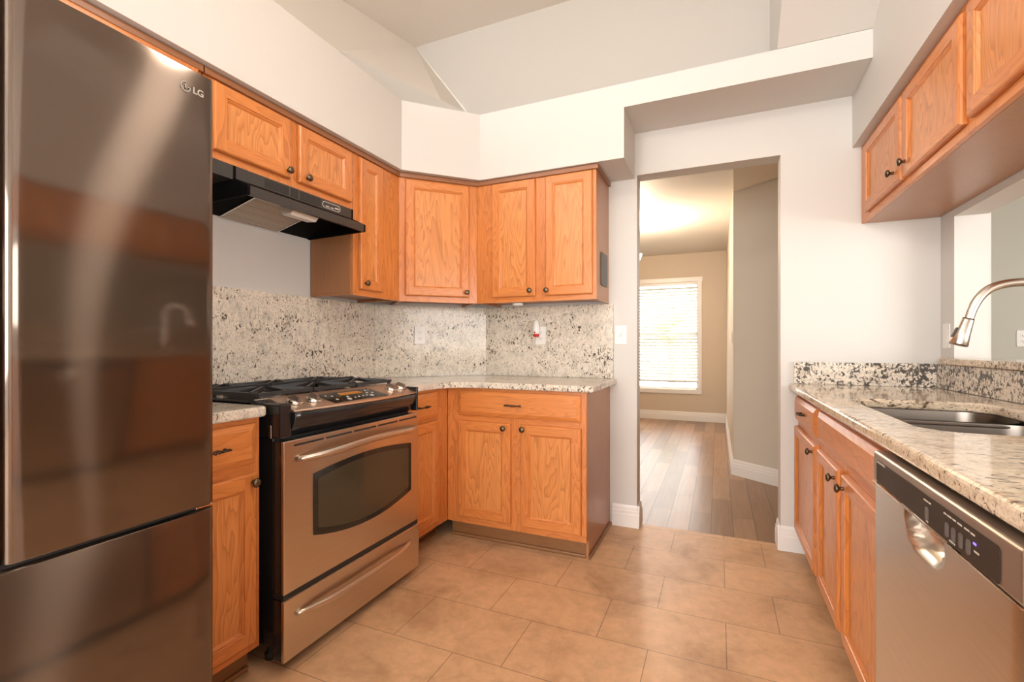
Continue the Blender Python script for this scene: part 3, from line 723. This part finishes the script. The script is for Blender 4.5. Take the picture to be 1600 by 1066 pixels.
# ------------------------------------------------------------------ SINK AND FAUCET
sk = thing('sink', 'undermount double bowl stainless steel sink in the tan worktop', 'sink', (0.67, 1.84, 0.70))
def bowl(y0, y1):
    b = MB(); prev = None
    for z, ins in ((0.878, 0.0), (0.862, 0.002), (0.80, 0.006), (0.725, 0.014), (0.708, 0.03), (0.702, 0.06)):
        lp = rr(0.464 + ins, 0.876 - ins, y0 + ins, y1 - ins, max(0.085 - ins * 0.3, 0.02), 7)
        cur = [b.bm.verts.new((x - 0.67, y - 1.84, z - 0.70)) for x, y in lp]
        if prev:
            n = len(cur)
            for k in range(n):
                f = b.bm.faces.new((prev[k], prev[(k + 1) % n], cur[(k + 1) % n], cur[k])); f.material_index = b.mi('sink'); f.smooth = True
        prev = cur
    f = b.bm.faces.new(prev); f.material_index = b.mi('sink')
    return b.build('bowl', sk, fix=False)
bowl(1.448, 1.918); bowl(1.942, 2.226)
MB().prism([(0.45, 1.435), (0.89, 1.435), (0.89, 2.24), (0.45, 2.24)], 0.8765, 0.8785, 'sink', 'z', 0, 1, rr(0.464, 0.876, 1.448, 2.226, 0.085, 7)).build('rim', sk, origin=(0.67, 1.84, 0.70), loc=(0, 0, 0))
MB().box(0.466, 0.874, 1.914, 1.946, 0.866, 0.874, 'sink', 0.003).build('divider', sk, origin=(0.67, 1.84, 0.70), loc=(0, 0, 0))
for yc in (1.69, 2.08):
    MB().lathe([(0, 0.0), (0.0, 0.03), (0.003, 0.042), (0.001, 0.045)], (0, yc - 1.84, 0.0035), (0, 0, 1), 'chrome', 20).build('drain', sk)
fa = thing('faucet', 'brushed nickel gooseneck pull-down faucet arching over the sink', 'faucet', (0.935, 1.877, 0.9145))
b = MB().lathe([(0, 0), (0, 0.03), (0.006, 0.03), (0.012, 0.026), (0.05, 0.024), (0.12, 0.02), (0.16, 0.0165)], (0, 0, 0), (0, 0, 1), 'satin', 24); b.build('base', fa)
pts = [(0, 0, 0.15), (0, 0, 0.27)]
ctrl = [(0.0, 0.25), (-0.003, 0.33), (-0.04, 0.379), (-0.095, 0.393), (-0.15, 0.391), (-0.188, 0.377), (-0.211, 0.350), (-0.226, 0.318), (-0.235, 0.286)]
# smooth the arch
def chaikin(p, n=2):
    for _ in range(n):
        q = [p[0]]
        for a, c in zip(p, p[1:]):
            q += [tuple(0.75 * u + 0.25 * v for u, v in zip(a, c)), tuple(0.25 * u + 0.75 * v for u, v in zip(a, c))]
        p = q + [p[-1]]
    return p
arch = chaikin([(0, 0.15)] + ctrl, 3)
MB().tube([(x, 0, z) for x, z in arch], 0.0125, 'satin', 20).build('spout', fa)
e = Vector((-0.235, 0, 0.286)); d = Vector((-0.024, 0, -0.078)).normalized()
hd = MB().lathe([(-0.001, 0.0), (-0.001, 0.0135), (0.004, 0.0148), (0.045, 0.0185), (0.080, 0.0235), (0.083, 0.022), (0.083, 0.0)], e, d, 'satin', 28).build('spray_head', fa)
MB().lathe([(-0.002, 0.0), (-0.002, 0.0142), (0.0, 0.0142), (0.0, 0.0)], e, d, 'black_m', 24).build('seam_ring', hd)
bt = e + d * 0.05 + Vector((-0.9, 0, 0.42)) * 0.0185
MB().box(-0.004, 0.004, -0.006, 0.006, -0.016, 0.016, 'black_m', 0.002).build('button', hd, loc=bt).rotation_euler = (0, math.radians(25), 0)
hn = MB().tube([(0, -0.02, 0.10), (0.0, -0.055, 0.105)], 0.012, 'satin', 14).tube([(0, -0.055, 0.105), (0.005, -0.075, 0.15), (0.01, -0.085, 0.2)], [0.008, 0.007, 0.006], 'satin', 12).build('handle', fa)

# ------------------------------------------------------------------ REFRIGERATOR (local: x along Y, y into wall)
fr = thing('refrigerator', 'tall dark stainless refrigerator with bottom freezer drawer', 'refrigerator', (-1.15, 0.030, 0), R90)
FW = 0.758
MB().box(0.004, FW - 0.004, 0.075, 0.855, 0.025, 1.765, 'black_m', 0.004).build('body', fr)
def fdoor(x0, x1, z0, z1, name):
    b = MB(); nx = 16
    pr = []
    for k in range(nx + 1):                                       # shallow convex front with rolled edges
        u = k / nx; x = x0 + (x1 - x0) * u
        e_ = min(u, 1 - u) * (x1 - x0)
        y = 0.0 + (0.012 * (1 - min(e_ / 0.016, 1)) ** 2)
        pr.append((x, y))
    xs = sorted(set([x0 + t for t in (0, 0.0015, 0.004, 0.008, 0.013, 0.018)] + [x1 - t for t in (0, 0.0015, 0.004, 0.008, 0.013, 0.018)] + [x0 + (x1 - x0) * k / 12 for k in range(1, 12)]))
    pr = []
    for x in xs:
        e_ = min(x - x0, x1 - x); y = 0.016 * (1 - min(e_ / 0.018, 1)) ** 2
        pr.append((x, y))
    poly = pr + [(x1, 0.068), (x0, 0.068)]
    b.prism(poly, z0, z1, 'fridge', 'z', 0.003, 2)
    for f in b.bm.faces: f.smooth = True
    o = b.build(name, fr)
    return o
ZG0, ZG1 = 0.7185, 0.7295
fdoor(0.002, 0.3665, ZG1, 1.779, 'door')
dR = fdoor(0.3695, FW - 0.002, ZG1, 1.779, 'door')
fdoor(0.002, FW - 0.002, 0.07, ZG0, 'freezer_drawer')
for o in list(COL.objects):
    if o.parent == fr and o.name.split('.')[0] in ('door', 'freezer_drawer'):
        try: o.data.set_sharp_from_angle(angle=math.radians(35))
        except Exception: pass
MB().box(0.012, FW - 0.012, 0.02, 0.075, ZG0 + 0.0005, ZG1 - 0.0005, 'dark_slot').build('gap_gasket', fr)
MB().box(FW - 0.045, FW - 0.004, 0.012, 0.05, ZG0 + 0.001, ZG1 - 0.004, 'chrome', 0.001, 1).build('hinge', fr)
MB().box(0.02, FW - 0.02, 0.08, 0.12, 0.002, 0.07, 'black_m').build('base_grille', fr)
# badge: ring emblem and the two letters, on the right door
lx, lz = 0.712 - 0.03 - 0.002, 1.7305
b = MB()
n = 40; R0, R1 = 0.0118, 0.0098
def ringarc(a0, a1, r0, r1):
    N = max(4, int(abs(a1 - a0) / 9))
    for k in range(N):
        A, B = math.radians(a0 + (a1 - a0) * k / N), math.radians(a0 + (a1 - a0) * (k + 1) / N)
        b.quad([(lx + r0 * math.cos(A), -0.0012, lz + r0 * math.sin(A)), (lx + r0 * math.cos(B), -0.0012, lz + r0 * math.sin(B)), (lx + r1 * math.cos(B), -0.0012, lz + r1 * math.sin(B)), (lx + r1 * math.cos(A), -0.0012, lz + r1 * math.sin(A))], 'chrome')
ringarc(80, 360, R0, R1)
b.box(lx - 0.0012, lx + 0.0010, -0.0014, -0.0005, lz - 0.0045, lz + 0.005, 'chrome').box(lx - 0.0012, lx + 0.003, -0.0014, -0.0005, lz - 0.0048, lz - 0.0028, 'chrome')
b.box(lx + 0.004, lx + 0.0112, -0.0014, -0.0005, lz - 0.001, lz + 0.0009, 'chrome').box(lx - 0.0052, lx - 0.003, -0.0014, -0.0005, lz + 0.0028, lz + 0.0050, 'chrome')
bmesh.ops.solidify(b.bm, geom=[f for f in b.bm.faces if len(f.verts) == 4 and abs(f.normal.y) > 0.99 and f.calc_area() < 2e-5], thickness=0.0006)
b.build('emblem', dR)
def text_mesh(name, s, size, mat, parent, loc, rot, depth=0.0005, bold=0.0):
    c = bpy.data.curves.new(name, 'FONT'); c.body = s; c.size = size; c.extrude = depth; c.offset = bold
    o = bpy.data.objects.new(name + '_tmp', c); COL.objects.link(o)
    bpy.context.view_layer.update()
    me = bpy.data.meshes.new_from_object(o.evaluated_get(bpy.context.evaluated_depsgraph_get()))
    bpy.data.objects.remove(o); me.materials.append(M[mat])
    t = bpy.data.objects.new(name, me); COL.objects.link(t); t.parent = parent; t.location = loc; t.rotation_euler = rot
    return t
text_mesh('lettering', 'LG', 0.0215, 'chrome', dR, (lx + 0.0165, -0.0008, lz - 0.0072), (PI / 2, 0, 0), 0.0005, 0.0006)

# ------------------------------------------------------------------ RANGE (local x along Y, y into wall, door front at y = 0)
XD, YD = -1.350, 1.153
rg = thing('stove', 'stainless slide-in gas stove with black cast iron grates', 'stove', (XD, YD, 0), R90)
RW = 0.789
MB().box(0.006, RW - 0.006, 0.055, 0.62, 0.075, 0.895, 'black', 0.003).build('body', rg)
for x in (0.05, RW - 0.05):
    for y in (0.12, 0.55): MB().lathe([(0.001, 0), (0.001, 0.018), (0.02, 0.02), (0.022, 0.009), (0.076, 0.009)], (x, y, 0), (0, 0, 1), 'black_m', 12).build('foot', rg)
# oven door with arched window
def arch_win(ins, top_rise=0.024, bot_drop=0.046):
    xa, xb = 0.130 + ins, RW - 0.062 - 0.03 + 0.028 - ins
    zt, zb = 0.653 - ins, 0.430 + ins
    P = []
    for k in range(17):
        u = k / 16; P.append((xb + (xa - xb) * u, zt + top_rise * 4 * u * (1 - u)))
    for k in range(17):
        u = k / 16; P.append((xa + (xb - xa) * u, zb - bot_drop * 4 * u * (1 - u)))
    return P
od = MB().box(0.002, RW - 0.002, 0.0, 0.013, 0.268, 0.792, 'steel', 0.0035, 2).box(0.004, RW - 0.004, 0.0125, 0.05, 0.27, 0.790, 'black').build('oven_door', rg)
def flat_win(name, ins, y0, y1, mat):
    pts = arch_win(ins)
    return MB().prism([(x, z) for x, z in pts], y0, y1, mat, 'y', 0.0).build(name, od)
flat_win('window_frame', 0.0, -0.0022, 0.0, 'glass_b')
flat_win('window_glass', 0.021, -0.0030, -0.0023, 'oven_in')
b = MB()
for k in range(5):
    xa = 0.045 + 0.1475 * k
    if k < 5: b.box(xa, min(xa + 0.134, RW - 0.02), -0.0012, 0.0, 0.769, 0.776, 'dark_slot')
b.build('vent_slot', od)
def bar_handle(name, parent, x0, x1, z, out, r, sag, mat='steel'):
    b = MB(); pts = []; rad = []
    N = 24
    for k in range(N + 1):
        u = k / N; s_ = math.sin(PI * u)
        y = -0.004 - out * min(1.0, (s_ * 1.9)) ** 0.8
        pts.append((x0 + (x1 - x0) * u, y, z + sag * s_))
        rad.append(r * (0.62 + 0.38 * min(1, s_ * 1.8)))
    b.tube(pts, rad, mat, 14)
    return b.build(name, parent)
M['handle'] = plain('satin_handle', (0.68, 0.6, 0.52), 0.3, 1.0)
bar_handle('handle', od, 0.060, RW - 0.020, 0.722, 0.045, 0.0145, 0.016, 'handle')
dw_ = MB().box(0.0, RW - 0.002, -0.004, 0.011, 0.040, 0.249, 'steel', 0.0035, 2).box(0.003, RW - 0.005, 0.0105, 0.05, 0.042, 0.247, 'black').build('drawer', rg)
bar_handle('handle', dw_, 0.052, 0.715, 0.186, 0.030, 0.013, -0.006, 'handle')
MB().box(0.004, RW - 0.004, 0.004, 0.05, 0.2495, 0.2675, 'dark_slot').build('gap', rg)
# black bowed apron under the control panel
def bow(x):
    u = (x / RW - 0.5) * 2; return 0.038 * (1 - u * u)
XA, XB = 0.048, RW - 0.010
N = 24
b = MB(); rows = []
for k in range(N + 1):
    x = XA + (XB - XA) * k / N; bo = bow(x)
    rows.append([b.bm.verts.new(p) for p in ((x, 0.012 - bo, 0.887), (x, 0.004 - bo, 0.878), (x, 0.010 - bo * 0.75, 0.845), (x, 0.028 - bo * 0.3, 0.808), (x, 0.05, 0.796), (x, 0.09, 0.796), (x, 0.09, 0.887))])
for A, B in zip(rows, rows[1:]):
    for i in range(7):
        f = b.bm.faces.new((A[i], A[(i + 1) % 7], B[(i + 1) % 7], B[i])); f.material_index = b.mi('black'); f.smooth = i < 4
b.bm.faces.new(rows[0]); b.bm.faces.new(rows[-1][::-1])
b.build('apron', rg)
# control panel (steel, slanted)
def pan_z(y): return 0.889 + (y - 0.012) * 0.36
b = MB(); rows = []
for k in range(N + 1):
    x = XA + (XB - XA) * k / N; bo = bow(x)
    rows.append([b.bm.verts.new(p) for p in ((x, 0.010 - bo, 0.8875), (x, 0.010 - bo, 0.8905), (x, 0.014 - bo, 0.894), (x, 0.132, 0.9325), (x, 0.135, 0.928), (x, 0.135, 0.8875))])
for A, B in zip(rows, rows[1:]):
    for i in range(6):
        f = b.bm.faces.new((A[i], A[(i + 1) % 6], B[(i + 1) % 6], B[i])); f.material_index = b.mi('panel'); f.smooth = False
b.bm.faces.new(rows[0]); b.bm.faces.new(rows[-1][::-1])
cp = b.build('control_panel', rg)
def on_panel(x, t):
    """point on the slanted panel: t 0 = front edge, 1 = back edge"""
    a = Vector((x, 0.014 - bow(x), 0.894)); c = Vector((x, 0.132, 0.9325)); return a + (c - a) * t
pn = Vector((0, -(0.9325 - 0.894), 0.132)).normalized()
def panel_rot(): return Matrix.Rotation(math.atan2(0.0385, 0.135), 4, 'X')
# black display
def disp(x0, x1, x0t, x1t, t0, t1, mat, h):
    b = MB(); P = []
    for x, t in ((x0, t0), (x1, t0), (x1t, t1), (x0t, t1)): P.append(on_panel(x, t))
    top = [p + pn * h for p in P]
    b.quad(top, mat)
    for i in range(4): b.quad([P[i], P[(i + 1) % 4], top[(i + 1) % 4], top[i]], mat)
    return b
ds = disp(0.237, 0.545, 0.237, 0.53, 0.10, 0.80, 'glass_b', 0.0022).build('display', rg)
disp(0.33, 0.46, 0.335, 0.455, 0.53, 0.70, 'amber', 0.0027).build('readout', ds)
for x, t, r in ((0.275, 0.30, 0.0065), (0.285, 0.55, 0.005), (0.262, 0.62, 0.0045), (0.33, 0.24, 0.011), (0.345, 0.4, 0.006), (0.37, 0.28, 0.005), (0.395, 0.3, 0.005), (0.42, 0.3, 0.005), (0.445, 0.32, 0.005), (0.47, 0.27, 0.010), (0.475, 0.48, 0.006), (0.505, 0.45, 0.006), (0.495, 0.66, 0.005), (0.515, 0.66, 0.005)):
    MB().lathe([(0.0023, 0), (0.0023, r), (0.0032, r * 0.9), (0.0034, 0)], on_panel(x, t), pn, 'print', 14).build('button', ds)
disp(0.552, 0.556, 0.540, 0.544, 0.08, 0.84, 'chrome', 0.003).build('display_edge', cp)
def knob(x, t):
    o = on_panel(x, t)
    b = MB().lathe([(0.0005, 0), (0.0005, 0.028), (0.004, 0.0285), (0.010, 0.0265), (0.0125, 0.0245), (0.013, 0)], o, pn, 'chrome', 28)
    k = b.build('control_knob', rg)
    f = Vector((0, -0.96, -0.27)).normalized(); f = (f - pn * f.dot(pn)).normalized(); sd = f.cross(pn)
    b = MB()
    top = [o + pn * 0.026 + f * q for q in (-0.020, 0.022)]; bot = [o + pn * 0.012 + f * q for q in (-0.025, 0.026)]
    v = [bot[0] - sd * 0.008, bot[1] - sd * 0.008, bot[1] + sd * 0.008, bot[0] + sd * 0.008, top[0] - sd * 0.005, top[1] - sd * 0.005, top[1] + sd * 0.005, top[0] + sd * 0.005]
    for q in ((0, 1, 2, 3), (4, 5, 6, 7), (0, 1, 5, 4), (1, 2, 6, 5), (2, 3, 7, 6), (3, 0, 4, 7)): b.quad([v[i] for i in q], 'console_f')
    bmesh.ops.remove_doubles(b.bm, verts=list(b.bm.verts), dist=1e-6)
    bmesh.ops.bevel(b.bm, geom=list(b.bm.edges), offset=0.003, segments=2, affect='EDGES')
    b.build('grip', k)
    MB().lathe([(0.0003, 0), (0.0003, 0.029), (0.0012, 0.028), (0.0014, 0)], o, pn, 'black_m', 28).build('bezel', k)
for x, t in ((0.100, 0.46), (0.182, 0.46), (0.652, 0.50), (0.733, 0.50)): knob(x, t)
# black end cap on the left of the panel, with a small bracket
MB().box(0.0, 0.0475, 0.012, 0.16, 0.80, 0.918, 'black', 0.006, 2).build('end_cap', rg)
MB().box(RW - 0.0095, RW + 0.004, 0.004, 0.16, 0.80, 0.916, 'black', 0.004, 2).build('end_cap', rg)
MB().box(-0.0015, 0.0, 0.055, 0.068, 0.80, 0.845, 'chrome', 0.0004, 1).build('bracket', rg)
# cooktop
ck = MB().box(0.002, RW - 0.002, 0.135, 0.655, 0.914, 0.926, 'black', 0.004, 2).build('cooktop', rg)
MB().box(0.0, RW, 0.1345, 0.142, 0.9262, 0.930, 'handle', 0.001, 1).build('front_trim', ck)
for x, y, r in ((0.19, 0.27, 0.045), (0.19, 0.52, 0.036), (0.60, 0.27, 0.04), (0.60, 0.52, 0.045), (0.395, 0.39, 0.038)):
    bu = MB().lathe([(0.926, 0), (0.926, r * 1.25), (0.93, r * 1.25), (0.932, r), (0.938, r), (0.938, 0)], (x, y, 0), (0, 0, 1), 'satin', 24).build('burner', ck)
    MB().lathe([(0.9382, 0), (0.9382, r * 0.9), (0.944, r * 0.88), (0.946, r * 0.7), (0.946, 0)], (x, y, 0), (0, 0, 1), 'black_m', 24).build('burner_cap', bu)
def grate(x0, x1):
    b = MB(); y0, y1 = 0.152, 0.638; zt = 0.962
    def bar(p, q, w=0.009, h=0.013):
        p, q = Vector(p), Vector(q); d = (q - p).normalized(); s_ = Vector((-d.y, d.x, 0)).normalized() * w / 2
        v = [p - s_, p + s_, q + s_, q - s_]
        lo = [a - Vector((0, 0, h)) for a in v]
        for f in ([*v], [*lo][::-1]): b.quad(f, 'cast')
        for i in range(4): b.quad([v[i], lo[i], lo[(i + 1) % 4], v[(i + 1) % 4]], 'cast')
    xm, ym = (x0 + x1) / 2, (y0 + y1) / 2
    zf = 0.950
    for a, c in (((x0, y0, zf), (x1, y0, zf)), ((x0, y1, zf), (x1, y1, zf)), ((x0, y0, zf), (x0, y1, zf)), ((x1, y0, zf), (x1, y1, zf)), ((x0, ym, zt - 0.002), (x1, ym, zt - 0.002))): bar(a, c, 0.012)
    for yc in (y0 + 0.122, y1 - 0.122):
        for sx in (-1, 1):
            for sy_ in (-1, 1):
                bar((xm + sx * (x1 - x0) * 0.5, yc + sy_ * 0.085, zf + 0.002), (xm + sx * 0.022, yc + sy_ * 0.02, zt), 0.009, 0.012)
        bar((x0, yc, zf), (xm - 0.03, yc, zt)); bar((xm + 0.03, yc, zt), (x1, yc, zf))
        bar((xm, yc - 0.122, zf), (xm, yc - 0.03, zt)); bar((xm, yc + 0.03, zt), (xm, yc + 0.122, zf))
    for x in (x0 + 0.006, x1 - 0.006):
        for y in (y0 + 0.006, ym, y1 - 0.006): b.box(x - 0.006, x + 0.006, y - 0.006, y + 0.006, 0.9263, 0.945, 'cast')
    return b.build('grate', ck)
grate(0.022, 0.268); grate(0.275, 0.515); grate(0.522, RW - 0.022)

# ------------------------------------------------------------------ RANGE HOOD (local x along Y, y into wall)
hd_ = thing('range_hood', 'black under-cabinet range hood over the stove', 'range hood', (-1.73, 1.14, 1.68), R90)
HL, HR = 0.105, 0.762
zo = 1.68
prof = [(0.298, 1.8205), (-0.004, 1.8205), (-0.004, 1.772), (-0.078, 1.737), (-0.085, 1.733), (-0.085, 1.698), (-0.070, 1.698), (-0.066, 1.735), (0.06, 1.752), (0.29, 1.694), (0.298, 1.694)]
b = MB().prism([(y, z - zo) for y, z in prof], HL + 0.012, HR - 0.012, 'hood', 'x', 0.0)
k_ = b.mi('hood_in'); b.bm.normal_update()
for f in b.bm.faces:
    c = f.calc_center_median()
    if abs(f.normal.z) > 0.85 and c.z < 1.76 - zo and c.y > -0.067: f.material_index = k_
b.build('canopy', hd_)
sp = [(0.298, 1.8205), (-0.004, 1.8205), (-0.004, 1.772), (-0.078, 1.737), (-0.085, 1.733), (-0.085, 1.698), (0.298, 1.690)]
for xa, xb in ((HL, HL + 0.0118), (HR - 0.0118, HR)):
    MB().prism([(y, z - zo) for y, z in sp], xa, xb, 'hood_in', 'x', 0.0).build('side_panel', hd_)
MB().box(0.0, HL - 0.0005, -0.004, 0.298, 1.765 - zo, 1.8205 - zo, 'hood').build('filler_panel', hd_)
b = MB()
for xa, xb in ((0.245, 0.365), (0.372, 0.415), (0.422, 0.545)):
    for k in range(4): b.box(xa, xb, -0.0052, -0.0041, 1.779 - zo + k * 0.0095, 1.7845 - zo + k * 0.0095, 'dark_slot')
b.build('vent_slots', hd_)
for xa in (0.3685, 0.4185): MB().box(xa - 0.002, xa + 0.002, -0.0056, -0.0041, 1.776 - zo, 1.816 - zo, 'grey_btn').build('vent_divider', hd_)
b = MB().prism(rr(0.556, 0.672, 1.781 - zo, 1.811 - zo, 0.014, 5), -0.0052, -0.0041, 'print', 'y', 0, 1, rr(0.5585, 0.6695, 1.7835 - zo, 1.8085 - zo, 0.0125, 5))
cpn = b.build('switch_plate', hd_)
for xa, xb, za, zb in ((0.575, 0.597, 1.787, 1.792), (0.606, 0.626, 1.787, 1.792), (0.635, 0.662, 1.790, 1.797)):
    MB().box(xa, xb, -0.008, -0.0041, za - zo, zb - zo, 'print', 0.001, 1).build('rocker_switch', cpn)
# filter and lamp lens under the hood
def under(y): return 1.752 + (y - 0.06) * (1.694 - 1.752) / 0.23 - zo
b = MB(); xa, xb, ya, yb = 0.255, 0.548, 0.065, 0.282
b.quad([(xa, ya, under(ya) - 0.004), (xb, ya, under(ya) - 0.004), (xb, yb, under(yb) - 0.004), (xa, yb, under(yb) - 0.004)], 'filter')
fl = b.build('grease_filter', hd_)
b = MB()
def fbar(x0, x1, y0, y1):
    v = [Vector((x, y, under(y) - 0.007)) for x, y in ((x0, y0), (x1, y0), (x1, y1), (x0, y1))]; u = [p + Vector((0, 0, 0.0065)) for p in v]
    b.quad(v, 'chrome'); b.quad(u[::-1], 'chrome')
    for i in range(4): b.quad([v[i], v[(i + 1) % 4], u[(i + 1) % 4], u[i]], 'satin')
fbar(xa - 0.007, xb + 0.007, ya - 0.008, ya); fbar(xa - 0.007, xb + 0.007, yb, yb + 0.006); fbar(xa - 0.007, xa, ya, yb); fbar(xb, xb + 0.007, ya, yb)
b.build('filter_frame', fl)
lens = [(0.0, 0.0), (0.0, -0.034), (0.016, -0.050), (0.066, -0.046), (0.084, -0.026), (0.084, 0.0)]
MB().prism([(-0.035 + y, 1.742 - zo + z) for y, z in lens], 0.36, 0.505, 'lens', 'x', 0.006, 2).build('lamp_lens', hd_)

# ------------------------------------------------------------------ DISHWASHER (local x along -Y, y into the counter)
DX, DY = 0.340, 1.379
dwn = thing('dishwasher', 'stainless dishwasher with dark control strip under the tan worktop', 'dishwasher', (DX, DY, 0), -R90)
DWW = 0.605
MB().box(0.005, DWW - 0.005, 0.06, 0.6, 0.09, 0.868, 'black_m', 0.003).build('tub', dwn)
MB().box(0.01, DWW - 0.01, 0.12, 0.14, 0.001, 0.089, 'black_m').build('toe_kick', dwn)
# door with a scooped pocket handle
b = MB(); nx, nz = 72, 72; z0, z1 = 0.10, 0.797; grid = []
def scoop(x, z):
    u = (x - 0.30) / 0.085; v = (z - 0.797) / 0.058
    if abs(u) >= 1 or v < -1: return 0.0
    f = max(0.0, 1 - u * u * abs(u) - v * v)
    return 0.034 * min(1.0, f * 1.8) ** 0.6
for i in range(nx + 1):
    uu = i / nx; x = DWW * uu; row = []
    for j in range(nz + 1):
        vv = j / nz; z = z0 + (z1 - z0) * (vv ** 0.6)
        e_ = min(x, DWW - x); y = 0.012 * (1 - min(e_ / 0.02, 1)) ** 2 + scoop(x, z)
        row.append(b.bm.verts.new((x, y, z)))
    grid.append(row)
for i in range(nx):
    for j in range(nz):
        f = b.bm.faces.new((grid[i][j], grid[i + 1][j], grid[i + 1][j + 1], grid[i][j + 1])); f.material_index = b.mi('steel_dw'); f.smooth = True
b.box(0.0, DWW, 0.0545, 0.0595, z0, z1, 'steel_dw')
dd = b.build('door', dwn, fix=False)
MB().box(0.0, DWW, 0.0, 0.059, 0.7985, 0.871, 'console_f', 0.006, 3).build('control_console', dwn)
cs = bpy.data.objects['control_console']
b = MB().prism(rr(0.030, DWW - 0.050, 0.8035, 0.8545, 0.008, 4), -0.0012, -0.0002, 'console', 'y')
ci = b.build('control_strip', dwn)
b = MB().box(0.0, DWW, -0.0015, 0.0, 0.7975, 0.7995, 'chrome'); b.build('edge_strip', cs)
for x, w_ in ((0.315, 0.012), (0.395, 0.012), (0.418, 0.012), (0.442, 0.012), (0.466, 0.012)): MB().prism(rr(x, x + w_, 0.811, 0.834, 0.005, 4), -0.0028, -0.0012, 'grey_btn', 'y').build('button', ci)
for x, w_, z in ((0.306, 0.018, 0.843), (0.327, 0.010, 0.843), (0.388, 0.009, 0.845), (0.400, 0.016, 0.845), (0.420, 0.011, 0.845), (0.436, 0.015, 0.845), (0.458, 0.016, 0.845), (0.478, 0.012, 0.8445), (0.316, 0.009, 0.8075), (0.408, 0.020, 0.8075), (0.488, 0.014, 0.822)):
    MB().box(x, x + w_, -0.0016, -0.0012, z, z + 0.0026, 'print').build('printed_mark', ci)
MB().box(0.486, 0.494, -0.0018, -0.0012, 0.8325, 0.8355, 'blue_led').build('indicator_led', ci)
b = MB()
b.box(0.034, 0.092, -0.0018, -0.0012, 0.8490, 0.8500, 'print')
for k in range(7): b.box(0.036 + k * 0.008, 0.0405 + k * 0.008, -0.0018, -0.0012, 0.8507, 0.8532, 'print')
b.build('badge', ci)

# ------------------------------------------------------------------ OUTLETS, SWITCHES, FRESHENER
def outlet(name, label, cat, loc, rot, kind, w_=0.072, h=0.117):
    t = thing(name, label, cat, loc, rot)
    MB().prism(rr(-w_ / 2, w_ / 2, -h / 2, h / 2, 0.005, 3), -0.006, -0.0003, 'plastic_w', 'y', 0.0015, 2).build('cover_plate', t)
    if kind == 'outlet':
        for zc in (0.020, -0.020):
            s_ = MB().prism(rr(-0.017, 0.017, zc - 0.014, zc + 0.014, 0.009, 5), -0.0075, -0.0058, 'plastic_w', 'y').build('socket', t)
            MB().box(-0.008, -0.0055, -0.0079, -0.0074, zc - 0.003, zc + 0.006, 'dark_slot').box(0.0055, 0.008, -0.0079, -0.0074, zc - 0.003, zc + 0.006, 'dark_slot').box(-0.002, 0.002, -0.0079, -0.0074, zc - 0.010, zc - 0.006, 'dark_slot').build('slots', s_)
    elif kind == 'toggle':
        MB().box(-0.006, 0.006, -0.0068, -0.0058, -0.012, 0.012, 'print').build('switch_frame', t)
        MB().box(-0.004, 0.004, -0.016, -0.006, -0.001, 0.008, 'plastic_w', 0.001, 1).build('toggle', t)
    else:
        MB().box(-0.017, 0.017, -0.0085, -0.0058, -0.033, 0.033, 'plastic_w', 0.001, 1).build('rocker', t)
    return t
nd = Vector((1, -1, 0)).normalized()
pd_ = Vector((-1.815, 2.625, 1.186)) + nd * 0.0
# on the angled splash face: x - y = -4.42
outlet('wall_outlet', 'white duplex outlet on the angled corner splash', 'outlet', (-1.8105 + 0.006, 2.6155 - 0.006, 1.187), PI / 4, 'outlet')
outlet('wall_outlet', 'white duplex outlet under the red and white air freshener', 'outlet', (-1.076, 2.939, 1.186), 0, 'outlet')
outlet('light_switch', 'white toggle light switch just left of the doorway', 'switch', (-0.554, 2.96, 1.186), 0, 'toggle')
outlet('light_switch', 'white switch plate on the pass-through jamb behind faucet', 'switch', (1.0, 2.885, 1.165), -R90, 'rocker')
outlet('wall_outlet', 'white outlet on the sage wall beyond the pass-through', 'outlet', (2.005, 4.57, 1.17), 0, 'outlet')
outlet('light_switch', 'white switch on the dining room wall edge', 'switch', (0.1195, 4.80, 1.2), -R90, 'rocker', 0.075, 0.118)
af = thing('air_freshener', 'white plug-in air freshener with a red base', 'air freshener', (-1.098, 2.930, 1.19))
MB().lathe([(0.0, 0.0), (0.0, 0.0205), (0.012, 0.024), (0.035, 0.0255), (0.06, 0.022), (0.085, 0.0155), (0.092, 0.012), (0.094, 0)], (0, -0.02, 0.005), (0, 0, 1), 'plastic_w', 24).build('shell', af)
MB().lathe([(0.0, 0.0), (0.0, 0.012), (0.004, 0.019), (0.018, 0.021), (0.018, 0)], (0, -0.02, -0.0135), (0, 0, 1), 'red', 24).build('scent_cartridge', af)
MB().lathe([(0.0, 0), (0.0, 0.005), (0.004, 0.004), (0.005, 0)], (0, -0.0445, 0.016), (0, -1, 0), 'red', 14).build('button', af)

# kitchen ceiling lamp (above the frame, it lights the room and shows in the steel)
kl = thing('ceiling_lamp', 'frosted glass ceiling lamp hanging above the kitchen', 'lamp', (KL[0], KL[1], ZC - 0.0005))
MB().lathe([(0, 0), (0, 0.07), (-0.02, 0.06), (-0.03, 0.012), (-0.70, 0.010), (-0.70, 0)], (0, 0, 0), (0, 0, 1), 'satin', 20).build('canopy', kl)
MB().lathe([(-0.69, 0.17), (-0.672, 0.17), (-0.670, 0.0)], (0, 0, 0), (0, 0, 1), 'satin', 28).build('pan', kl)
